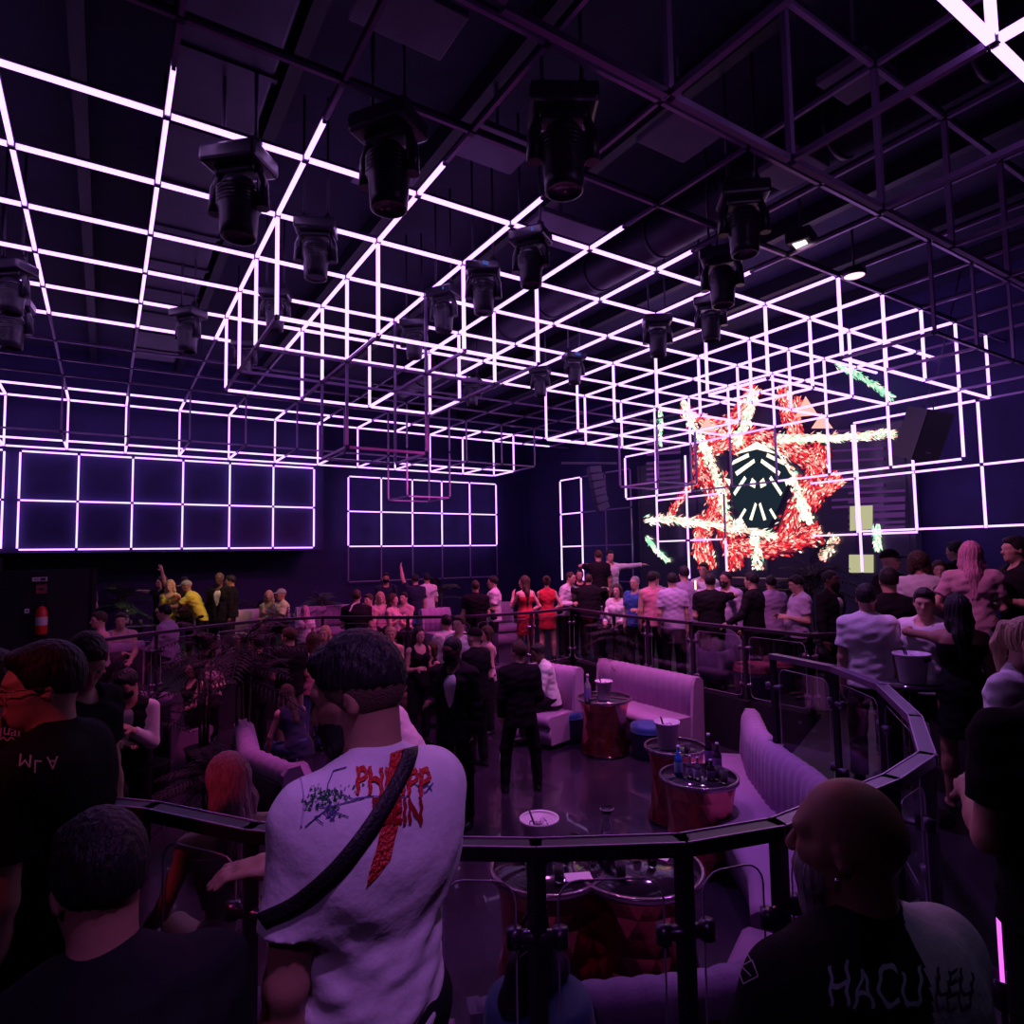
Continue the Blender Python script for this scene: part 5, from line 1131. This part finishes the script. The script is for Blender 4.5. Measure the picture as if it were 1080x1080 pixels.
# --- far middle
pr_(438, 13.6, 160, 'person in a dark top with one bare arm raised high, far middle', h=1.66, skin='pink', hair=('short','black'), top=('tee','navy'), bottom=('shorts','blue'), armL='up', armR='down')
pr_(450, 14.2, 170, 'person in a patterned white shirt behind the raised arm', h=1.66, skin='light', hair=('short','black'), top=('tee','white'), armL='hold', armR='hold')
pr_(407, 13.9, 0, 'masked waiter with a white collar far back in the middle', h=1.70, skin='tan', hair=('short','black'), top=('shirt','navy'), mask=True, armL='hold', armR='down')
for px, d, f, lb, hr in ((389,12.2,40,'leftmost seated person of the small group far in the middle',('short','brown')),(401,12.9,-10,'blond seated person of the small group far in the middle',('long','blonde')),(414,12.2,-60,'dark haired seated person of the small group far in the middle',('long','brown')),(426,12.7,30,'rightmost seated person of the small group, beneath the raised arm',('short','black'))):
    pr_(px, d, f, lb, h=1.66, skin='pink', hair=hr, top=('tank','rose'), legs='sit', seat=.46, armL='lap', armR='phone', fem=hr[0] == 'long')
# ================================================================ prints, straps, jewellery lying on the clothes
def wm(info):
    r = info['root']; return Matrix.Translation(r.location) @ r.rotation_euler.to_matrix().to_4x4() @ Matrix.Diagonal((*r.scale, 1))
def bvh_of(me): return BVHTree.FromPolygons([v.co.copy() for v in me.vertices], [tuple(p.vertices) for p in me.polygons])
def text_mesh(s, size, bold=.0, font=None):
    cu = bpy.data.curves.new('letters', 'FONT'); cu.body = s; cu.size = size; cu.offset = bold; cu.resolution_u = 3; cu.align_x = 'CENTER'
    o = bpy.data.objects.new('letters', cu); COL.objects.link(o); dg = bpy.context.evaluated_depsgraph_get(); me = bpy.data.meshes.new_from_object(o.evaluated_get(dg)); bpy.data.objects.remove(o); bpy.data.curves.remove(cu)
    return me
class Surf:
    """project drawing coordinates (seen from a given local viewpoint) onto a garment"""
    def __init__(s, info, me): s.info = info; s.b = bvh_of(me); s.M = wm(info); s.Mi = s.M.inverted(); s.o = s.Mi @ CAM
    def px(s, x, y, off=.003):
        d = (s.Mi.to_3x3() @ ray(x, y)).normalized(); h = s.b.ray_cast(s.o, d)
        return (h[0]+h[1]*off if h[0] is not None else None)
    def poly(s, polys, name, m, off=.003, cut=3.0):
        bm = bmesh.new()
        for P in polys:
            vs = [bm.verts.new((x, y, 0)) for x, y in P]
            try: bm.faces.new(vs)
            except ValueError: pass
        bmesh.ops.triangulate(bm, faces=bm.faces[:])
        for _ in range(3):
            es = [e for e in bm.edges if e.calc_length() > cut]
            if not es: break
            bmesh.ops.subdivide_edges(bm, edges=es, cuts=1)
        return s.land(bm, name, m, off)
    def land(s, bm, name, m, off):
        bad = []
        for v in bm.verts:
            q = s.px(v.co.x, v.co.y, off)
            if q is None: bad.append(v)
            else: v.co = q
        if bad: bmesh.ops.delete(bm, geom=bad, context='VERTS')
        bmesh.ops.recalc_face_normals(bm, faces=bm.faces[:])
        return bobj(name, bm, m, s.info['root'])
    def text(s, body, x, y, size, ang, name, m, sx=1., bold=.0, off=.003, drip=0., shear=0., flip=False):
        me = text_mesh(body, 1., bold); bm = bmesh.new(); bm.from_mesh(me)
        for _ in range(4):
            es = [e for e in bm.edges if e.calc_length()*size > 4]
            if not es: break
            bmesh.ops.subdivide_edges(bm, edges=es, cuts=1)
        bmesh.ops.triangulate(bm, faces=bm.faces[:])
        c, sn = math.cos(ang), math.sin(ang)
        for v in bm.verts:
            u, w = v.co.x*sx, v.co.y
            if drip: w = w*(1+drip*math.sin(u*9))+.03*math.sin(u*23); u += .02*math.sin(w*17)
            if flip: w = .7-w
            u += shear*w
            v.co = Vector((x+size*(c*u+sn*w), y+size*(sn*u-c*w), 0))
        return s.land(bm, name, m, off)
    def ribbon(s, pts, w, name, m, off=.004, th=.003, n=40):
        """band of width w (px) following a smooth path"""
        P = []
        for i in range(n+1):
            t = i/n*(len(pts)-1); k = min(int(t), len(pts)-2); u = t-k
            p0, p1, p2, p3 = [pts[min(max(k+j, 0), len(pts)-1)] for j in (-1,0,1,2)]
            P.append(tuple(.5*((2*p1[a])+(-p0[a]+p2[a])*u+(2*p0[a]-5*p1[a]+4*p2[a]-p3[a])*u*u+(-p0[a]+3*p1[a]-3*p2[a]+p3[a])*u**3) for a in (0,1)))
        bm = bmesh.new(); rows = []
        for i, p in enumerate(P):
            a = P[max(i-1, 0)]; b = P[min(i+1, n)]; L = math.dist(a, b)+1e-6; nx, ny = -(b[1]-a[1])/L, (b[0]-a[0])/L
            r = [s.px(p[0]+nx*w*(q-1.5)/3, p[1]+ny*w*(q-1.5)/3, off) for q in range(4)]
            rows.append([bm.verts.new(q) for q in r] if all(q is not None for q in r) else None)
        for A, B in zip(rows, rows[1:]):
            if A and B:
                for q in range(3): bm.faces.new((A[q], A[q+1], B[q+1], B[q]))
        o = bobj(name, bm, m, s.info['root'], True); md = o.modifiers.new('thick', 'SOLIDIFY'); md.thickness = th; md.offset = 0; return o
rnd = random.Random(11)
S1 = Surf(MAIN, MAIN['me'])
redp = mat('print_red', (.72,.035,.03), rough=.35, bump=.8, bscale=140, spec=.8); redd = mat('print_dark_red', (.30,.01,.015), rough=.4); blue_ = mat('print_blue', (.03,.04,.18), rough=.6); grn_ = mat('print_green', (.03,.22,.10), rough=.3, bump=.9, bscale=200, spec=.9)
# red bolt
S1.poly([[(417,757),(426,762),(424,790),(416,806),(420,812),(416,850),(424,856),(416,885),(412,905),(399,922),(386,935),(390,915),(397,893),(403,862),(406,850),(410,835),(409,815),(411,795)]], 'red_bolt_print', redp, .0025)
S1.text('PHILIPP', 413, 838, 40, .04, 'red_lettering', redp, sx=.60, bold=.028, off=.0048, drip=.03)
S1.text('PLEIN', 418, 868, 36, .02, 'red_lettering', redd, sx=.60, bold=.028, off=.0044, drip=.05)
pl = []
for k in range(150):
    a, b = rnd.gauss(0, 1), rnd.gauss(0, 1); x, y = 343+a*12+b*2, 842-a*4+b*6; r = rnd.uniform(.8, 2.2); an = rnd.random()*3
    pl.append([(x+r*math.cos(an+q*2.1), y+r*math.sin(an+q*2.1)) for q in range(3)])
S1.poly(pl, 'green_splash_print', grn_, .0035)
def line_polys(paths, w=1.0):
    out = []
    for P in paths:
        for a, b in zip(P, P[1:]):
            L = math.dist(a, b)+1e-6; nx, ny = -(b[1]-a[1])/L*w/2, (b[0]-a[0])/L*w/2
            out.append([(a[0]+nx, a[1]+ny), (b[0]+nx, b[1]+ny), (b[0]-nx, b[1]-ny), (a[0]-nx, a[1]-ny)])
    return out
sc_ = [[(366,810),(352,814),(346,828),(344,840)],[(322,872),(334,862),(348,852),(360,848),(384,842)],[(360,838),(372,843),(392,840),(412,842),(430,840)],[(436,826),(444,832),(450,828),(455,834)],[(348,866),(355,858),(350,850)],[(440,834),(448,836),(456,826)]]
for k in range(10):
    x, y = 352+rnd.uniform(-16,10), 852+rnd.uniform(-6,10); sc_.append([(x,y),(x+rnd.uniform(-8,8),y+rnd.uniform(1,7)),(x+rnd.uniform(-12,14),y+rnd.uniform(4,14))])
S1.poly(line_polys(sc_, 1.1), 'blue_scribble_print', blue_, .003)
strap_m = mat('strap_black', (.010,.009,.012), rough=.5, bump=.3, bscale=160)
S1.ribbon([(424,778),(431,792),(424,815),(404,850),(380,885),(350,920),(315,950),(286,966),(268,978)], 16, 'cross_strap', strap_m, .006, .006, 60)
# seams
S1.ribbon([(300,800),(316,818),(321,845),(318,872)], 1.3, 'shoulder_seam', cloth('lilac', CLOTH['lilac']), .002, .002, 24)
# necklace and ear ring
def necklace(info, m, r=.076, rr=.0045, dz=.498, beads=True):
    bm = bmesh.new(); g = info['g']; n = 46
    for k in range(n):
        a = 2*PI*k/n; c = g(r*math.cos(a), .0+r*1.0*math.sin(a)-.006, dz-.028*max(0,-math.sin(a))-.012)
        bmesh.ops.create_icosphere(bm, subdivisions=1, radius=rr*(1.15 if k % 2 else .9), matrix=Matrix.Translation(Vector(c)))
    return bobj('necklace', bm, m, info['root'], True)
necklace(MAIN, mat('beads_red', (.75,.06,.09), rough=.2, metal=.4, spec=.9), r=.069, dz=.532)
def earring(info, sd, m):
    c = info['hc']+info['RH']@V(sd*.086,.004,-.044); bm = bmesh.new(); bmesh.ops.create_icosphere(bm, subdivisions=2, radius=.006, matrix=Matrix.Translation(Vector(c)))
    return bobj('earring', bm, m, info['root'], True)
silver = mat('silver', (.85,.82,.88), rough=.15, metal=1.)
for sd in (1,-1): earring(BALD, sd, silver)
# glasses
def glasses(info, m):
    hc, RH = info['hc'], info['RH']; bm = bmesh.new()
    for sd in (1,-1):
        tube(bm, [Vector(hc+RH@V(sd*.032+.024*math.cos(a), -.104, .002+.018*math.sin(a))) for a in np.linspace(0, 2*PI, 17)[:-1]], .0018, 5, closed=True)
        tube(bm, [Vector(hc+RH@V(sd*.056,-.102,.006)), Vector(hc+RH@V(sd*.078,-.07,.006)), Vector(hc+RH@V(sd*.085,.01,.002))], .0018, 5)
    tube(bm, [Vector(hc+RH@V(-.009,-.106,.004)), Vector(hc+RH@V(.009,-.106,.004))], .0018, 5)
    bobj('glasses_frame', bm, m, info['root'])
glasses(GLAS, mat('frame_metal', (.25,.18,.22), rough=.3, metal=.7))
# bald person: white half of the shirt, lettering, sleeve tape
S2 = Surf(BALD, BALD['me'])
whp = mat('shirt_pale', (.52,.52,.56), rough=.85, bump=.2, var=.08)
BALD['me'].materials.append(whp); M_ = S2.M
def to_px(q):
    d = q-CAM; r = d.x*math.cos(YW)-d.y*math.sin(YW); e = d.x*math.sin(YW)+d.y*math.cos(YW)
    e2 = e*math.cos(PT)+d.z*math.sin(PT); u = -e*math.sin(PT)+d.z*math.cos(PT); a_, b_ = r/e2, u/e2
    c_, s_ = math.cos(RL), math.sin(RL); return 540+F_*(c_*a_-s_*b_), 540-F_*(s_*a_+c_*b_)
for p in BALD['me'].polygons:
    x, y = to_px(M_ @ p.center)
    if x > 944+(y-915)*.26+5*math.sin(y*.05): p.material_index = 1
tl = mat('letter_teal', (.42,.55,.56), rough=.5); bkp = mat('letter_black', (.02,.02,.025), rough=.6)
S2.text('HACU', 922, 1062, 62, .0, 'jagged_lettering', tl, sx=.58, bold=.0, off=.005, drip=.12)
S2.text('LEU', 1004, 1050, 40, .03, 'jagged_lettering', bkp, sx=.6, bold=.004, off=.006, drip=.08)
S2.poly(line_polys([[(764,978),(772,1000),(786,1022)],[(774,972),(782,994),(794,1014)],[(766,984),(776,982)],[(770,992),(781,990)],[(774,1000),(786,998)],[(778,1008),(790,1006)],[(780,1022),(795,1014),(801,1030),(786,1038),(780,1022)],[(786,1022),(794,1030)]], 1.2), 'sleeve_tape_print', mat('print_white', (.55,.52,.58), rough=.6), .004)
# glasses person: slanted letters ; pink word on neighbour
S3 = Surf(GLAS, GLAS['me']); wp = mat('print_offwhite', (.62,.50,.58), rough=.6)
for ch, x, y, a in (('M',25,822,.12),('L',38,828,.05),('A',55,824,-.05)):
    S3.text(ch, x, y-12, 19, a, 'slanted_letter', wp, off=.004, flip=True)
S4 = Surf(QUAI, QUAI['me']); S4.text('quai', 8, 776, 17, .12, 'pink_word', mat('print_pinkish', (.55,.30,.48), rough=.6), off=.004)
S4.poly(line_polys([[(0,781),(4,778),(8,782),(12,778),(16,781)]], 1.2), 'wavy_line_print', MATS['print_pinkish'], .004)
# smaller prints on other people
def by(label): return [q for q in PEOPLE if label in q['root']['label']][0]
q = by('dark shoulder straps'); S5 = Surf(q, q['me']); S5.poly([[(957,640),(964,632),(966,642),(961,654)],[(979,643),(986,640),(998,654),(996,664)]], 'dark_shoulder_strap', strap_m, .008)
q = by('printed white T-shirt'); S6 = Surf(q, q['me']); S6.poly([[(960,596),(966,594),(968,610),(961,612)],[(952,597),(956,596),(957,610),(953,611)]], 'coloured_print', mat('print_rose', (.35,.08,.30), rough=.6), .006)
q = by('pale curved logo'); S7 = Surf(q, q['me']); S7.poly(line_polys([[(369,645),(372,638),(378,635),(384,637)]], 1.6), 'curved_logo', wp, .008)

def held(name, label, cat, px, py, d, build):
    p = CAM+ray(px, py)*d; o = empty(name, p, .4, label, cat); build(o); return o
def phone(o):
    bm = bmesh.new(); box(bm, (0,0,0), (.075,.009,.15), bev=.004); bobj('case', bm, rblack, o)
    bm = bmesh.new(); box(bm, (0,-.0055,0), (.066,.002,.135)); bobj('screen', bm, emis('phone_screen', (1,.85,.6), 2.2), o)
held('phone', 'small bright warm lit phone held up in the crowd before the video wall', 'phone', 733, 617, 9.1, phone)
# ================================================================ light
def spot(name, loc, target, col, power, angle, blend=.6, size=.12):
    l = bpy.data.lights.new(name, 'SPOT'); l.energy = power; l.color = col; l.spot_size = math.radians(angle); l.spot_blend = blend; l.shadow_soft_size = size
    o = bpy.data.objects.new(name, l); COL.objects.link(o); o.location = loc; o.rotation_euler = (Vector(target)-Vector(loc)).to_track_quat('-Z', 'Y').to_euler(); return o
VIO = (.62,.20,1.); MAG = (1.,.10,.52); PNK = (1.,.25,.75)
for n, (ix, tgt, c, pw, an) in enumerate(((0,(1.6,-3.4,.9),VIO,150,60),(4,(3.2,-3.0,0),VIO,220,70),(5,(5.0,-2.6,.3),VIO,260,70),(6,(4.6,.8,-.7),VIO,200,80),(7,(2.4,2.2,-.7),MAG,200,80),(10,(7.2,.8,0),PNK,340,70),(12,(7.7,2.4,.3),PNK,280,70),(14,(5.2,4.2,-.7),MAG,260,80),(13,(7.,6.5,.5),MAG,300,90),(15,(5.,8.,.5),MAG,300,90),(1,(1.,3.4,-.7),MAG,220,80),(14,(8.6,3.2,.8),PNK,260,80))):
    b = LAMPS[ix].location; spot('stage_light', (b.x, b.y, b.z-.62), tgt, c, pw, an)
for n in range(5):
    pass
for o_ in [o for o in bpy.data.objects if o.name.startswith('downlight') and o.type == 'EMPTY']:
    spot('downlight_beam', o_.location+Vector((0,0,-.05)), o_.location+Vector((0,-.3,-2)), (.85,1.,.35), 22, 85)
# yellow and red beams, then lights added for the near figures
yt = P_(212, 12.9); spot('yellow_light', (yt.x+1.0,yt.y-2.2,3.9), (yt.x,yt.y,1.2), (1.,.72,.16), 190, 36)
yt = P_(290, 13.3); spot('yellow_light', (yt.x+.6,yt.y-2.,3.8), (yt.x,yt.y,.9), (1.,.8,.3), 70, 30)
spot('red_light', (-1.7,-4.4,4.4), tuple(P_(40,2.0,1.62)), (1.,.07,.16), 95, 17)
spot('violet_fill_light', (-.9,-6.2,4.6), (1.15,-3.8,1.1), VIO, 40, 26)  # added unseen lamp behind the camera for the white T-shirt's back
spot('violet_fill_light', (1.35,-5.5,4.9), (1.22,-3.75,1.25), VIO, 200, 19)  # added unseen lamp overhead, brightens the white T-shirt's shoulders
spot('red_light', (3.6,-1.0,4.4), tuple(P_(870,1.2,1.5)), (1.,.12,.30), 50, 40)  # small red lamp added for the bald head
spot('violet_fill_light', (3.6,-4.6,4.9), tuple(P_(985,1.3,1.3)), (.6,.45,1.), 26, 14)  # narrow lamp added to lift the pale half of the shirt
q_ = P_(1000, 6.2); b = LAMPS[5].location; spot('stage_light', (b.x,b.y,b.z-.62), (q_.x,q_.y,1.3), PNK, 260, 40)
b = LAMPS[6].location; spot('stage_light', (b.x,b.y,b.z-.62), (3.4,-1.2,0), PNK, 300, 34)
w = bpy.data.worlds.new('night'); SC.world = w; w.use_nodes = True
w.node_tree.nodes['Background'].inputs[0].default_value = (.02,.01,.05,1); w.node_tree.nodes['Background'].inputs[1].default_value = .5
# ================================================================ camera
cd = bpy.data.cameras.new('camera'); co = bpy.data.objects.new('camera', cd); COL.objects.link(co)
cd.sensor_width = 36; cd.sensor_fit = 'HORIZONTAL'; cd.lens = F_/1080*36; cd.clip_start = .05
Rw = Matrix.Rotation(-YW, 3, 'Z') @ Matrix.Rotation(PI/2+PT, 3, 'X') @ Matrix.Rotation(-RL, 3, 'Z')
co.location = CAM; co.rotation_euler = Rw.to_euler(); SC.camera = co
vs_ = SC.view_settings; vs_.view_transform = 'Standard'; vs_.look = 'None'; vs_.exposure = 0.; vs_.gamma = 1.; vs_.use_curve_mapping = False
cy_ = SC.cycles; cy_.use_denoising = True; cy_.max_bounces = 6; cy_.diffuse_bounces = 3; cy_.glossy_bounces = 3; cy_.transmission_bounces = 5; cy_.transparent_max_bounces = 16; cy_.sample_clamp_indirect = 4.; cy_.caustics_reflective = False; cy_.caustics_refractive = False
